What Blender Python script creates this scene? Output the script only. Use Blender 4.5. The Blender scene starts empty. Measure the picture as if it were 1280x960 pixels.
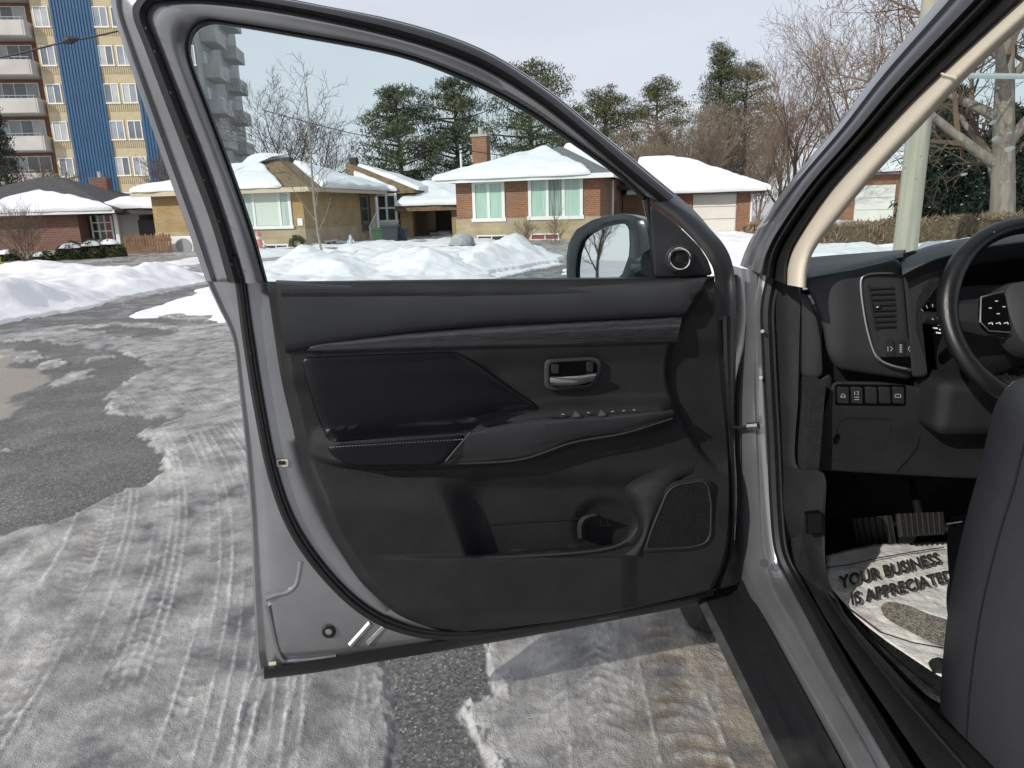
import bpy, bmesh, math, random
import numpy as np
from mathutils import Vector, Matrix
R = math.radians
random.seed(7); rng = np.random.default_rng(7)
sc = bpy.context.scene
COL = sc.collection

# ------------------------------------------------------------------ camera
H, PITCH, ROLL, F = 1.38, R(14.0), R(1.6), 890.0
CAMLOC = Vector((0, 0, H))
_f = Vector((0, math.cos(PITCH), -math.sin(PITCH)))
_r0 = Vector((1, 0, 0)); _u0 = Vector((0, math.sin(PITCH), math.cos(PITCH)))
_r = _r0*math.cos(ROLL) - _u0*math.sin(ROLL)
_u = _r0*math.sin(ROLL) + _u0*math.cos(ROLL)
cd = bpy.data.cameras.new('camera'); cam = bpy.data.objects.new('camera', cd); COL.objects.link(cam)
cam.matrix_world = Matrix(((_r.x, _u.x, -_f.x, 0), (_r.y, _u.y, -_f.y, 0), (_r.z, _u.z, -_f.z, H), (0, 0, 0, 1)))
cd.sensor_width = 36; cd.lens = F/1280*36; cd.clip_start = 0.02; cd.clip_end = 2000
sc.camera = cam

# ------------------------------------------------------------------ light
SUN = Vector((-0.60, -0.62, 0.50)).normalized()      # direction towards the sun
w = bpy.data.worlds.new('World'); sc.world = w; w.use_nodes = True
nt = w.node_tree; nt.nodes.clear()
sky = nt.nodes.new('ShaderNodeTexSky'); sky.sky_type = 'NISHITA'; sky.sun_disc = False
sky.sun_elevation = math.asin(SUN.z); sky.sun_rotation = math.atan2(SUN.x, SUN.y)
sky.air_density = 1.0; sky.dust_density = .6; sky.ozone_density = 1.0
tc = nt.nodes.new('ShaderNodeTexCoord'); mp = nt.nodes.new('ShaderNodeMapping'); mp.inputs['Scale'].default_value = (1.2, 1.2, 4.0)
nz = nt.nodes.new('ShaderNodeTexNoise'); nz.inputs['Scale'].default_value = 2.2; nz.inputs['Detail'].default_value = 5; nz.inputs['Roughness'].default_value = .55
cr = nt.nodes.new('ShaderNodeValToRGB'); cr.color_ramp.elements[0].position = .3; cr.color_ramp.elements[0].color = (.72,)*3+(1,)
cr.color_ramp.elements[1].position = .75; cr.color_ramp.elements[1].color = (.93,)*3+(1,)
mx = nt.nodes.new('ShaderNodeMix'); mx.data_type = 'RGBA'
mx.inputs[7].default_value = (8.0, 8.3, 9.1, 1)      # thin high cloud
bg = nt.nodes.new('ShaderNodeBackground'); bg.inputs['Strength'].default_value = .10
ow = nt.nodes.new('ShaderNodeOutputWorld'); L = nt.links
L.new(tc.outputs['Generated'], mp.inputs['Vector']); L.new(mp.outputs[0], nz.inputs['Vector']); L.new(nz.outputs['Fac'], cr.inputs[0])
L.new(cr.outputs[0], mx.inputs[0]); L.new(sky.outputs[0], mx.inputs[6]); L.new(mx.outputs[2], bg.inputs[0]); L.new(bg.outputs[0], ow.inputs[0])
sd = bpy.data.lights.new('sun', 'SUN'); sd.energy = 3.0; sd.angle = R(.6); sd.color = (1, .95, .87)
so = bpy.data.objects.new('sun', sd); COL.objects.link(so); so.rotation_euler = (-SUN).to_track_quat('-Z', 'Y').to_euler(); so.location = (-20, -30, 40)
vs = sc.view_settings; vs.view_transform = 'Standard'; vs.look = 'None'; vs.exposure = 0.0; vs.gamma = 1; vs.use_curve_mapping = False
sc.render.engine = 'CYCLES'; sc.cycles.max_bounces = 8; sc.cycles.transparent_max_bounces = 16

# ------------------------------------------------------------------ pixel -> place (photo pixels, 1280 x 960)
def ray(px, py):
    return _f + _r*((px-640)/F) + _u*((480-py)/F)
def hit(px, py, p0, n):
    d = ray(px, py); return CAMLOC + d*((p0-CAMLOC).dot(n)/d.dot(n))
def G(px, py, z=0.0):                       # on a horizontal plane
    return hit(px, py, Vector((0, 0, z)), Vector((0, 0, 1)))
def AT(px, py, Y):                          # on a plane across the view
    return hit(px, py, Vector((0, Y, 0)), Vector((0, 1, 0)))

# ------------------------------------------------------------------ materials
MATS = {}
def M(name, col, rough=.5, metal=0.0, var=0.0, vs_=8.0, bump=0.0, bs=60.0, coat=0.0, spec=.5, col2=None, stretch=None, detail=4, trans=0.0, thr=None):
    if name in MATS: return MATS[name]
    m = bpy.data.materials.new(name); m.use_nodes = True; MATS[name] = m
    t = m.node_tree; b = t.nodes['Principled BSDF']; l = t.links
    b.inputs['Base Color'].default_value = (*col, 1); b.inputs['Roughness'].default_value = rough; b.inputs['Metallic'].default_value = metal
    b.inputs['Coat Weight'].default_value = coat; b.inputs['Coat Roughness'].default_value = .08; b.inputs['Specular IOR Level'].default_value = spec
    if var or col2 or bump:
        tcn = t.nodes.new('ShaderNodeTexCoord'); vec = tcn.outputs['Object']
        if stretch:
            mpn = t.nodes.new('ShaderNodeMapping'); mpn.inputs['Scale'].default_value = stretch; l.new(vec, mpn.inputs[0]); vec = mpn.outputs[0]
    if var or col2:
        n = t.nodes.new('ShaderNodeTexNoise'); n.inputs['Scale'].default_value = vs_; n.inputs['Detail'].default_value = detail; l.new(vec, n.inputs['Vector'])
        r_ = t.nodes.new('ShaderNodeValToRGB'); lo, hi = (.3, .7) if thr is None else thr
        r_.color_ramp.elements[0].position = lo; r_.color_ramp.elements[1].position = hi
        a = col if col2 else tuple(c*(1-var) for c in col); c2 = col2 if col2 else tuple(min(1, c*(1+var)) for c in col)
        r_.color_ramp.elements[0].color = (*a, 1); r_.color_ramp.elements[1].color = (*c2, 1)
        l.new(n.outputs['Fac'], r_.inputs[0]); l.new(r_.outputs[0], b.inputs['Base Color'])
    if bump:
        n2 = t.nodes.new('ShaderNodeTexNoise'); n2.inputs['Scale'].default_value = bs; n2.inputs['Detail'].default_value = 3; l.new(vec, n2.inputs['Vector'])
        bn = t.nodes.new('ShaderNodeBump'); bn.inputs['Strength'].default_value = bump; bn.inputs['Distance'].default_value = .01
        l.new(n2.outputs['Fac'], bn.inputs['Height']); l.new(bn.outputs[0], b.inputs['Normal'])
    return m
def Mbrick(name, c1, c2, mortar, w=.21, h=.075):
    m = bpy.data.materials.new(name); m.use_nodes = True; MATS[name] = m
    t = m.node_tree; b = t.nodes['Principled BSDF']; l = t.links; b.inputs['Roughness'].default_value = .9
    tcn = t.nodes.new('ShaderNodeTexCoord'); sx = t.nodes.new('ShaderNodeSeparateXYZ'); ad = t.nodes.new('ShaderNodeMath'); cx = t.nodes.new('ShaderNodeCombineXYZ')
    l.new(tcn.outputs['Object'], sx.inputs[0]); l.new(sx.outputs[0], ad.inputs[0]); l.new(sx.outputs[1], ad.inputs[1]); l.new(ad.outputs[0], cx.inputs[0]); l.new(sx.outputs[2], cx.inputs[1])
    br = t.nodes.new('ShaderNodeTexBrick'); br.inputs['Scale'].default_value = 1; br.inputs['Brick Width'].default_value = w; br.inputs['Row Height'].default_value = h
    br.inputs['Mortar Size'].default_value = .012; br.inputs['Color1'].default_value = (*c1, 1); br.inputs['Color2'].default_value = (*c2, 1); br.inputs['Mortar'].default_value = (*mortar, 1)
    l.new(cx.outputs[0], br.inputs['Vector'])
    n = t.nodes.new('ShaderNodeTexNoise'); n.inputs['Scale'].default_value = 1.3; n.inputs['Detail'].default_value = 6; l.new(tcn.outputs['Object'], n.inputs['Vector'])
    mm = t.nodes.new('ShaderNodeMix'); mm.data_type = 'RGBA'; mm.blend_type = 'MULTIPLY'; mm.inputs[0].default_value = .55
    l.new(br.outputs['Color'], mm.inputs[6]); l.new(n.outputs['Color'], mm.inputs[7])
    r_ = t.nodes.new('ShaderNodeValToRGB'); r_.color_ramp.elements[0].color = (.55, .55, .55, 1); r_.color_ramp.elements[1].color = (1, 1, 1, 1)
    r_.color_ramp.elements[0].position = .25; r_.color_ramp.elements[1].position = .7
    l.new(n.outputs['Fac'], r_.inputs[0]); l.new(r_.outputs[0], mm.inputs[7]); l.new(mm.outputs[2], b.inputs['Base Color'])
    bn = t.nodes.new('ShaderNodeBump'); bn.inputs['Strength'].default_value = .4; bn.inputs['Distance'].default_value = .01; l.new(br.outputs['Fac'], bn.inputs['Height']); bn.invert = True
    l.new(bn.outputs[0], b.inputs['Normal'])
    return m
def Mglass(name, tint=(.82, .93, .91), refl=.08, rough=.0):
    m = bpy.data.materials.new(name); m.use_nodes = True; MATS[name] = m
    t = m.node_tree; t.nodes.clear(); l = t.links
    o = t.nodes.new('ShaderNodeOutputMaterial'); tr = t.nodes.new('ShaderNodeBsdfTransparent'); tr.inputs[0].default_value = (*tint, 1)
    gl = t.nodes.new('ShaderNodeBsdfGlossy'); gl.inputs['Roughness'].default_value = rough; gl.inputs[0].default_value = (1, 1, 1, 1)
    fr = t.nodes.new('ShaderNodeFresnel'); fr.inputs[0].default_value = 1.45; ms = t.nodes.new('ShaderNodeMixShader')
    mt = t.nodes.new('ShaderNodeMath'); mt.operation = 'MULTIPLY'; mt.inputs[1].default_value = refl/.04*.5; mt.use_clamp = True
    l.new(fr.outputs[0], mt.inputs[0]); l.new(mt.outputs[0], ms.inputs[0]); l.new(tr.outputs[0], ms.inputs[1]); l.new(gl.outputs[0], ms.inputs[2]); l.new(ms.outputs[0], o.inputs[0])
    return m

# ------------------------------------------------------------------ objects
ORIG = {}
def root(name, loc, label, cat, group=None, rz=0.0):
    o = bpy.data.objects.new(name, None); COL.objects.link(o); o.location = loc; o.rotation_euler = (0, 0, rz)
    o.empty_display_size = .1; ORIG[o.name] = Vector(loc)
    return tag(o, label, cat, group)
def tag(o, label=None, cat=None, group=None, kind=None):
    if label: o['label'] = label
    if cat: o['category'] = cat
    if group: o['group'] = group
    if kind: o['kind'] = kind
    return o
class MB:
    def __init__(s): s.v = []; s.f = []
    def add(s, vs, fs):
        b = len(s.v); s.v += [tuple(p) for p in vs]; s.f += [tuple(i+b for i in f) for f in fs]; return s
    def box(s, a, b):
        (x0, y0, z0), (x1, y1, z1) = a, b
        x0, x1 = min(x0, x1), max(x0, x1); y0, y1 = min(y0, y1), max(y0, y1); z0, z1 = min(z0, z1), max(z0, z1)
        return s.add([(x0,y0,z0),(x1,y0,z0),(x1,y1,z0),(x0,y1,z0),(x0,y0,z1),(x1,y0,z1),(x1,y1,z1),(x0,y1,z1)],
                     [(0,3,2,1),(4,5,6,7),(0,1,5,4),(1,2,6,5),(2,3,7,6),(3,0,4,7)])
    def grid(s, rows, close=False):
        n = len(rows[0]); vs = [p for r in rows for p in r]; fs = []
        for i in range(len(rows)-1):
            for j in range(n if close else n-1):
                k = (j+1) % n; fs.append((i*n+j, i*n+k, (i+1)*n+k, (i+1)*n+j))
        return s.add(vs, fs)
    def tube(s, pts, rad, n=6, cap=True):
        pts = [Vector(p) for p in pts]; m = len(pts)
        if not hasattr(rad, '__len__'): rad = [rad]*m
        rows = []; up = None
        for i, p in enumerate(pts):
            t = (pts[min(i+1, m-1)]-pts[max(i-1, 0)])
            if t.length < 1e-9: t = Vector((0, 0, 1))
            t.normalize()
            if up is None: up = t.orthogonal().normalized()
            up = (up - t*up.dot(t))
            if up.length < 1e-6: up = t.orthogonal()
            up.normalize(); b = t.cross(up)
            rows.append([p + (up*math.cos(2*math.pi*k/n)+b*math.sin(2*math.pi*k/n))*rad[i] for k in range(n)])
        base = len(s.v); s.grid(rows, True)
        if cap:
            s.f.append(tuple(base+k for k in range(n))[::-1]); s.f.append(tuple(base+(m-1)*n+k for k in range(n)))
        return s
    def prism(s, poly, d):                 # flat polygon of 3D points, extruded by vector d
        n = len(poly); a = [Vector(p) for p in poly]; c = [p+Vector(d) for p in a]
        return s.add(a+c, [tuple(range(n)), tuple(range(2*n-1, n-1, -1))]+[(i, i+n, (i+1) % n+n, (i+1) % n) for i in range(n)])
    def build(s, name, mat, parent=None, smooth=False, world=True, bevel=0, fix=True, sub=0, seg=2, angle=40):
        me = bpy.data.meshes.new(name)
        off = Vector((0, 0, 0))
        if parent is not None:
            r0 = parent
            while r0.parent: r0 = r0.parent
            if world: off = ORIG[r0.name]
        v = np.array(s.v, dtype=float) - np.array(off)
        me.from_pydata(v.tolist(), [], s.f)
        if fix:
            bm = bmesh.new(); bm.from_mesh(me); bmesh.ops.recalc_face_normals(bm, faces=bm.faces); bm.to_mesh(me); bm.free()
        if smooth and not bevel:
            me.polygons.foreach_set('use_smooth', [True]*len(me.polygons))
            if angle < 179: me.set_sharp_from_angle(angle=R(angle))
        me.materials.append(mat)
        o = bpy.data.objects.new(name, me); COL.objects.link(o)
        if parent is not None: o.parent = parent
        if bevel:
            b = o.modifiers.new('bevel', 'BEVEL'); b.width = bevel; b.segments = seg; b.limit_method = 'ANGLE'; b.harden_normals = True
            me.polygons.foreach_set('use_smooth', [True]*len(me.polygons)); me.set_sharp_from_angle(angle=R(180))
        if sub:
            sb = o.modifiers.new('sub', 'SUBSURF'); sb.levels = sub; sb.render_levels = sub
        return o
def copy_tree(o, parent=None, loc=None, rz=None, label=None):
    c = o.copy(); COL.objects.link(c); c.parent = parent
    if loc is not None: c.location = loc
    if rz is not None: c.rotation_euler = (0, 0, rz)
    if label: c['label'] = label
    for ch in o.children: copy_tree(ch, c)
    return c
def ss(a, b, x):
    t = np.clip((np.asarray(x, float)-a)/(b-a), 0, 1); return t*t*(3-2*t)
def itp(x, xs, ys): return np.interp(x, xs, ys)
# numpy gradient noise
_P = rng.permutation(512)
def vnoise(x, y, seed=0):
    x = np.asarray(x, float); y = np.asarray(y, float)
    xi = np.floor(x).astype(int); yi = np.floor(y).astype(int); xf = x-xi; yf = y-yi
    u = xf*xf*xf*(xf*(xf*6-15)+10); v = yf*yf*yf*(yf*(yf*6-15)+10)
    def g(ix, iy, dx, dy):
        h = _P[(_P[(ix+seed*17) & 511] + iy) & 511]*(2*math.pi/512); return np.cos(h)*dx+np.sin(h)*dy
    a = g(xi, yi, xf, yf); b = g(xi+1, yi, xf-1, yf); c = g(xi, yi+1, xf, yf-1); d = g(xi+1, yi+1, xf-1, yf-1)
    return (a*(1-u)+b*u)*(1-v)+(c*(1-u)+d*u)*v
def fbm(x, y, o=4, seed=0, gain=.5):
    s = 0; a = 1; f = 1
    for i in range(o): s = s+a*vnoise(np.asarray(x)*f, np.asarray(y)*f, seed+i); a *= gain; f *= 2.03
    return s
def sdf(P, poly):                           # > 0 inside
    P = np.asarray(P); poly = np.asarray(poly, float); d = np.full(len(P), 1e9); ins = np.zeros(len(P), bool); n = len(poly)
    for i in range(n):
        a = poly[i]; b = poly[(i+1) % n]; e = b-a; w_ = P-a
        t = np.clip((w_@e)/max(e@e, 1e-12), 0, 1); q = w_-t[:, None]*e; d = np.minimum(d, (q*q).sum(1))
        c = ((a[1] <= P[:, 1]) & (b[1] > P[:, 1])) | ((b[1] <= P[:, 1]) & (a[1] > P[:, 1]))
        with np.errstate(divide='ignore', invalid='ignore'):
            xx = a[0]+(P[:, 1]-a[1])*(e[0]/(e[1] if abs(e[1]) > 1e-12 else 1e-12))
        ins ^= c & (P[:, 0] < xx)
    d = np.sqrt(d); return np.where(ins, d, -d)
def catmull(pts, n, closed=False):
    P = np.array(pts, float); m = len(P); out = []
    segs = m if closed else m-1
    for i in range(segs):
        p1 = P[i]; p2 = P[(i+1) % m]
        p0 = P[(i-1) % m] if (closed or i > 0) else 2*p1-p2
        p3 = P[(i+2) % m] if (closed or i+2 < m) else 2*p2-p1
        for k in range(n):
            t = k/n; out.append(.5*((2*p1)+(-p0+p2)*t+(2*p0-5*p1+4*p2-p3)*t*t+(-p0+3*p1-3*p2+p3)*t**3))
    if not closed: out.append(P[-1])
    return np.array(out)
def resample(pts, step, closed=True):
    P = np.array(pts, float)
    if closed: P = np.vstack([P, P[:1]])
    d = np.r_[0, np.cumsum(np.linalg.norm(np.diff(P, axis=0), axis=1))]; n = max(8, int(d[-1]/step))
    t = np.linspace(0, d[-1], n, endpoint=not closed)
    return np.stack([np.interp(t, d, P[:, k]) for k in range(P.shape[1])], 1)
def rounded(poly, r, n=4):                  # round the corners of a px polygon
    P = np.array(poly, float); m = len(P); out = []
    for i in range(m):
        p = P[i]; a = P[i-1]-p; b = P[(i+1) % m]-p; la = np.linalg.norm(a); lb = np.linalg.norm(b); rr = min(r, la*.49, lb*.49)
        s = p+a/la*rr; e = p+b/lb*rr
        for k in range(n+1):
            t = k/n; out.append((1-t)**2*s+2*t*(1-t)*p+t*t*e)
    return np.array(out)
# ------------------------------------------------------------------ ground: asphalt under packed, rutted ice
def g2(poly): return np.array([(G(x, y).x, G(x, y).y) for x, y in poly])
asph = g2([(-300,720),(0,672),(60,655),(110,638),(150,617),(185,612),(212,590),(208,568),(183,557),(163,546),(200,533),(238,519),(190,523),(140,520),(132,505),(148,488),(175,470),(200,462),(170,452),(135,440),(95,432),(40,426),(-300,440)])
isl = [g2(p) for p in ([(55,485),(65,474),(90,465),(115,463),(117,470),(85,480),(60,488)], [(-40,446),(10,438),(50,440),(62,449),(20,455),(-40,456)],
       [(38,460),(80,450),(85,457),(55,462)], [(97,453),(130,445),(132,450),(100,456)], [(3,563),(14,559),(20,562),(10,567)], [(164,546),(190,536),(200,545),(180,553)])]
strip = g2([(470,1100),(495,965),(492,880),(478,822),(482,770),(495,740),(570,740),(600,770),(596,800),(604,830),(614,868),(577,872),(568,890),(588,930),(606,960),(640,1100)])
conc = g2([(-300,600),(0,524),(15,510),(14,497),(35,487),(57,475),(52,465),(30,458),(0,449),(-300,430)])
far1 = g2([(-200,420),(0,404),(90,391),(165,375),(260,355),(282,358),(245,377),(160,396),(250,401),(285,404),(230,408),(150,404),(60,409),(0,420),(-200,440)])
far2 = g2([(85,412),(150,405),(240,412),(225,420),(190,426),(140,424)])
drv = g2([(585,362),(640,343),(705,331),(735,334),(735,365)])
def track(xc, x, y, bands, seed, lug=.05, amp=.006):
    wv = x-xc; h = 0
    br = fbm(x*1.5, y*1.1, 3, seed)
    for k, (w0, wd, a) in enumerate(bands):
        m = np.exp(-((wv-w0-.010*vnoise(y*.8+k*7.3, y*0+k, seed+k))/wd)**2)
        h = h+m*a*amp*np.clip(.75+1.6*vnoise(y*1.3+k*3.1, wv*0+k*1.7, seed+9+k), 0, 1.6)
    return h
nr, na = 840, 680
rr = np.exp(np.linspace(math.log(.9), math.log(40), nr)); aa = np.linspace(R(-52), R(34), na)
RR, AA = np.meshgrid(rr, aa, indexing='ij'); X = (RR*np.sin(AA)).ravel(); Y = (RR*np.cos(AA)).ravel()
sc_ = np.clip(Y/3, .5, 2.5)
wx = (.06*fbm(X*2.3, Y*2.3, 5, 3)+.03*fbm(X*11, Y*6, 3, 13))*sc_; wy = (.07*fbm(X*2.3+40, Y*2.3, 5, 5)+.035*fbm(X*14+40, Y*6, 3, 15))*sc_
PW = np.stack([X+wx, Y+wy], 1)
bare = sdf(PW, asph)
for p in isl: bare = np.minimum(bare, -sdf(PW, p))
for p in (strip, conc, far1, drv): bare = np.maximum(bare, sdf(PW, p))
bare = np.maximum(bare, sdf(PW, far2)-.1)
patch_n = fbm(X*.55+3, Y*.8, 4, 21)
bare = np.maximum(bare, np.where(Y > 7, (patch_n-.42)*2.0, -1))       # random bare spots farther up the street
ice = ss(.012, -.012, bare)                                            # 1 on ice
edge = np.clip(-bare, 0, None)
thick = .016*ss(0, .03, edge)+.012*ss(0, .35, edge)
lsel = np.clip(fbm(X*1.9, Y*1.9, 3, 35)*2.2+.15, 0, 1); lsel = np.maximum(lsel, ss(-.35, -.2, X)*ss(.15, .0, X)*ss(2.3, 2.0, Y))
lump = np.exp(-(np.clip(edge, 0, 1)/.055)**2)*ice*lsel
rough = fbm(X*9, Y*9, 4, 31); fine = fbm(X*38, Y*38, 3, 41)
crust = np.clip(.42+1.1*fbm(X*.85, Y*.55, 4, 43)+.9*fbm(X*4.2, Y*2.6, 3, 45), 0, 1)
near = ss(11, 4, RR.ravel()); inner = 1-np.exp(-edge/.06)
xcA = -1.00-.19*(Y-1.54)-.076*np.clip(Y-1.5, 0, 6.5)**2
xcB = -.75-.10*(Y-1.5)-.035*np.clip(Y-1.5, 0, 9)**2
def bandset(c, n, sp, wd=.007): return [(c+sp*(k-(n-1)/2), wd, 1.0) for k in range(n)]
tr = track(xcA+.18, X, Y, bandset(-.52, 4, .036)+bandset(-.30, 5, .034)+bandset(-.05, 4, .05, .006)+bandset(.16, 5, .042, .007)+bandset(.50, 4, .05, .007)+[(-.75, .009, .8), (-.9, .009, .8), (-.97, .009, .6), (.72, .008, .7)], 51)
tr = tr+track(xcB+.1, X, Y, bandset(-.02, 5, .042, .006)+bandset(.28, 4, .05, .006), 61)
def lugs(xc, c, wd, per, seed, ang=.6):
    u = (X-xc-c); m_ = np.exp(-(u/wd)**4)*np.clip(-.1+1.9*vnoise(X*1.1+seed, Y*.8, seed)+.45, 0, 1)
    return m_*np.clip(np.sin(2*math.pi*(Y+ang*np.abs(u)+.012*vnoise(X*9, Y*9, seed))/per)*1.7, -1, 1)
lug = .7*lugs(xcA, -.11, .085, .05, 71)+lugs(xcA, .10, .06, .045, 72, -.5)+lugs(xcB, .08, .075, .05, 74)+.8*lugs(xcA, .36, .07, .045, 76)+.8*lugs(xcA, -.42, .07, .05, 78, -.4)+.7*lugs(xcB, .38, .07, .045, 79)
xcC = .40+.044*(Y-1.5)                                                   # wheel track beside the car
lugC = lugs(xcC, .03, .075, .062, 73, .25)*.9+lugs(xcC, -.34, .06, .055, 75, -.7)+.7*lugs(xcC, -.18, .05, .05, 77, .8)
trC = track(xcC, X, Y, [(-.06, .007, 1), (.115, .008, 1.2), (-.28, .006, .8), (-.4, .006, .8)], 77)
side = ss(.0, .16, X-.044*(Y-1.5))
mark = (tr/.006*.85+np.clip(lug, -1, 1)*.6)*(1-side)+(trC/.006*.8+lugC*.6)*side
Z = ice*(thick+.0055*rough*(.35+.9*crust)+.0030*fine*near*(.3+1.2*crust)+.0058*mark*near*inner*np.clip(.75+1.1*fbm(X*2.7+5, Y*1.6, 3, 87), 0.1, 1.1)*np.clip(.9+.7*fine+.4*rough, .3, 1.4)
         +lump*np.clip(.2+1.5*fbm(X*6, Y*6, 3, 33)+rough*1.2+fine*.9, 0, 2)*.024+.02*np.clip(fbm(X*1.2, Y*1.2, 3, 81), -.5, 1))
Z = Z+.0012*fine*near*(1-ice)
me = bpy.data.meshes.new('road'); idx = np.arange(nr*na).reshape(nr, na)
fs = np.stack([idx[:-1, :-1], idx[:-1, 1:], idx[1:, 1:], idx[1:, :-1]], -1).reshape(-1, 4)
me.vertices.add(nr*na); me.vertices.foreach_set('co', np.stack([X, Y, Z], 1).ravel())
me.loops.add(fs.size); me.loops.foreach_set('vertex_index', fs[:, ::-1].ravel().astype(np.int32)); me.polygons.add(len(fs))
me.polygons.foreach_set('loop_start', np.arange(0, fs.size, 4, dtype=np.int32)); me.update(calc_edges=True)
me.polygons.foreach_set('use_smooth', np.ones(len(fs), bool))
def attr(name, v):
    a = me.attributes.new(name, 'FLOAT', 'POINT'); a.data.foreach_set('value', np.asarray(v, np.float32))
cmask = ss(-.03, .03, sdf(PW, conc)); attr('ice', ice); attr('concrete', cmask*(1-ice))
# worn-in dirt: thin grey ice where it is polished, cleaner snow on the crumbly edges, brown slush by the sill
attr('clean', np.clip(lump*.55+.62*np.clip(mark, -.5, 1)*np.clip(.9+.8*fine, .2, 1.4)*np.clip(.75+1.1*fbm(X*2.7+5, Y*1.6, 3, 87), 0.1, 1)*near*inner+.30*rough+.14*fine*near+.30*np.clip(crust-.62, 0, 1), 0, 1)); attr('polish', 1-crust)
attr('brown', np.clip(ss(.22, .50, X+.10*rough-.044*(Y-1.5))*ss(3.4, 2.3, Y)*(.5+.9*rough)+.35*np.clip(fbm(X*1.6+7, Y*1.6, 4, 95), 0, 1), 0, 1))
road = bpy.data.objects.new('road', me); COL.objects.link(road); tag(road, kind='structure')
m = bpy.data.materials.new('road_ice'); m.use_nodes = True; t = m.node_tree; l = t.links; b = t.nodes['Principled BSDF']
def at_(n): a = t.nodes.new('ShaderNodeAttribute'); a.attribute_name = n; return a.outputs['Fac']
def mixc(fac, a, c):
    x = t.nodes.new('ShaderNodeMix'); x.data_type = 'RGBA'; l.new(fac, x.inputs[0])
    for i, q in ((6, a), (7, c)):
        if isinstance(q, tuple): x.inputs[i].default_value = (*q, 1)
        else: l.new(q, x.inputs[i])
    return x.outputs[2]
def noi(scale, det=4, lo=.3, hi=.7):
    n = t.nodes.new('ShaderNodeTexNoise'); n.inputs['Scale'].default_value = scale; n.inputs['Detail'].default_value = det; l.new(tcn.outputs['Object'], n.inputs['Vector'])
    r_ = t.nodes.new('ShaderNodeMapRange'); r_.inputs[1].default_value = lo; r_.inputs[2].default_value = hi; l.new(n.outputs['Fac'], r_.inputs[0]); return r_.outputs[0]
tcn = t.nodes.new('ShaderNodeTexCoord')
def vor(scale):
    v = t.nodes.new('ShaderNodeTexVoronoi'); v.inputs['Scale'].default_value = scale; l.new(tcn.outputs['Object'], v.inputs['Vector']); return v
def rng_(o, lo, hi, a=0.0, c=1.0):
    r_ = t.nodes.new('ShaderNodeMapRange'); r_.inputs[1].default_value = lo; r_.inputs[2].default_value = hi; r_.inputs[3].default_value = a; r_.inputs[4].default_value = c; l.new(o, r_.inputs[0]); return r_.outputs[0]
v1 = vor(125); v2 = vor(260); sp1 = t.nodes.new('ShaderNodeSeparateColor'); l.new(v1.outputs['Color'], sp1.inputs[0]); sp2 = t.nodes.new('ShaderNodeSeparateColor'); l.new(v2.outputs['Color'], sp2.inputs[0])
agg = mixc(rng_(sp1.outputs[0], .1, .9), (.038, .037, .038), (.155, .15, .143)); agg = mixc(rng_(sp1.outputs[1], .93, .95), agg, (.38, .34, .27)); agg = mixc(rng_(sp2.outputs[0], .6, .95), agg, (.10, .098, .096))
a2 = mixc(noi(1.3, 6, .40, .72), agg, mixc(rng_(sp1.outputs[0], .1, .9), (.085, .084, .084), (.20, .196, .19)))
grain = noi(260, 2, .35, .7)
asp = mixc(at_('concrete'), a2, mixc(grain, (.24, .215, .18), (.36, .33, .29)))
i1 = mixc(noi(4, 9, .36, .64), (.235, .228, .215), (.53, .515, .485)); i1 = mixc(noi(19, 6, .5, .75), i1, (.22, .22, .225))
i2 = mixc(at_('polish'), i1, mixc(noi(8, 7, .36, .66), (.11, .11, .112), (.35, .343, .333)))
i3 = mixc(at_('brown'), i2, mixc(noi(9, 7, .36, .66), (.17, .13, .085), (.42, .355, .27))); i4 = mixc(at_('clean'), i3, (.68, .675, .66))
i5 = mixc(noi(120, 3, .64, .78), i4, (.16, .15, .13))
l.new(mixc(at_('ice'), asp, i5), b.inputs['Base Color'])
wet = noi(3.1, 5, .42, .62); rgm = t.nodes.new('ShaderNodeMath'); rgm.operation = 'MULTIPLY'; l.new(at_('polish'), rgm.inputs[0]); l.new(wet, rgm.inputs[1]); l.new(rng_(rgm.outputs[0], 0, .45, .60, .12), b.inputs['Roughness'])
bn = t.nodes.new('ShaderNodeBump'); bn.inputs['Strength'].default_value = .6; bn.inputs['Distance'].default_value = .0035
ad = t.nodes.new('ShaderNodeMath'); l.new(mixc(at_('ice'), v1.outputs['Distance'], noi(240, 5)), ad.inputs[0]); l.new(noi(70, 6), ad.inputs[1]); l.new(ad.outputs[0], bn.inputs['Height']); l.new(bn.outputs[0], b.inputs['Normal'])
me.materials.append(m)
# the land all round, down to the horizon
snow = M('snow', (.80, .81, .83), .75, var=.06, vs_=1.5, bump=.5, bs=9)
snowd = M('snow_packed', (.72, .72, .73), .8, col2=(.84, .845, .86), vs_=2.2, bump=.6, bs=14)
g = MB(); g.box((-700, -500, -2.2), (700, 900, -1.0)); g.build('ground', M('land', (.55, .55, .56), .8, col2=(.35, .34, .33), vs_=.25, bump=.3, bs=3)); tag(bpy.data.objects['ground'], kind='structure')
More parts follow.
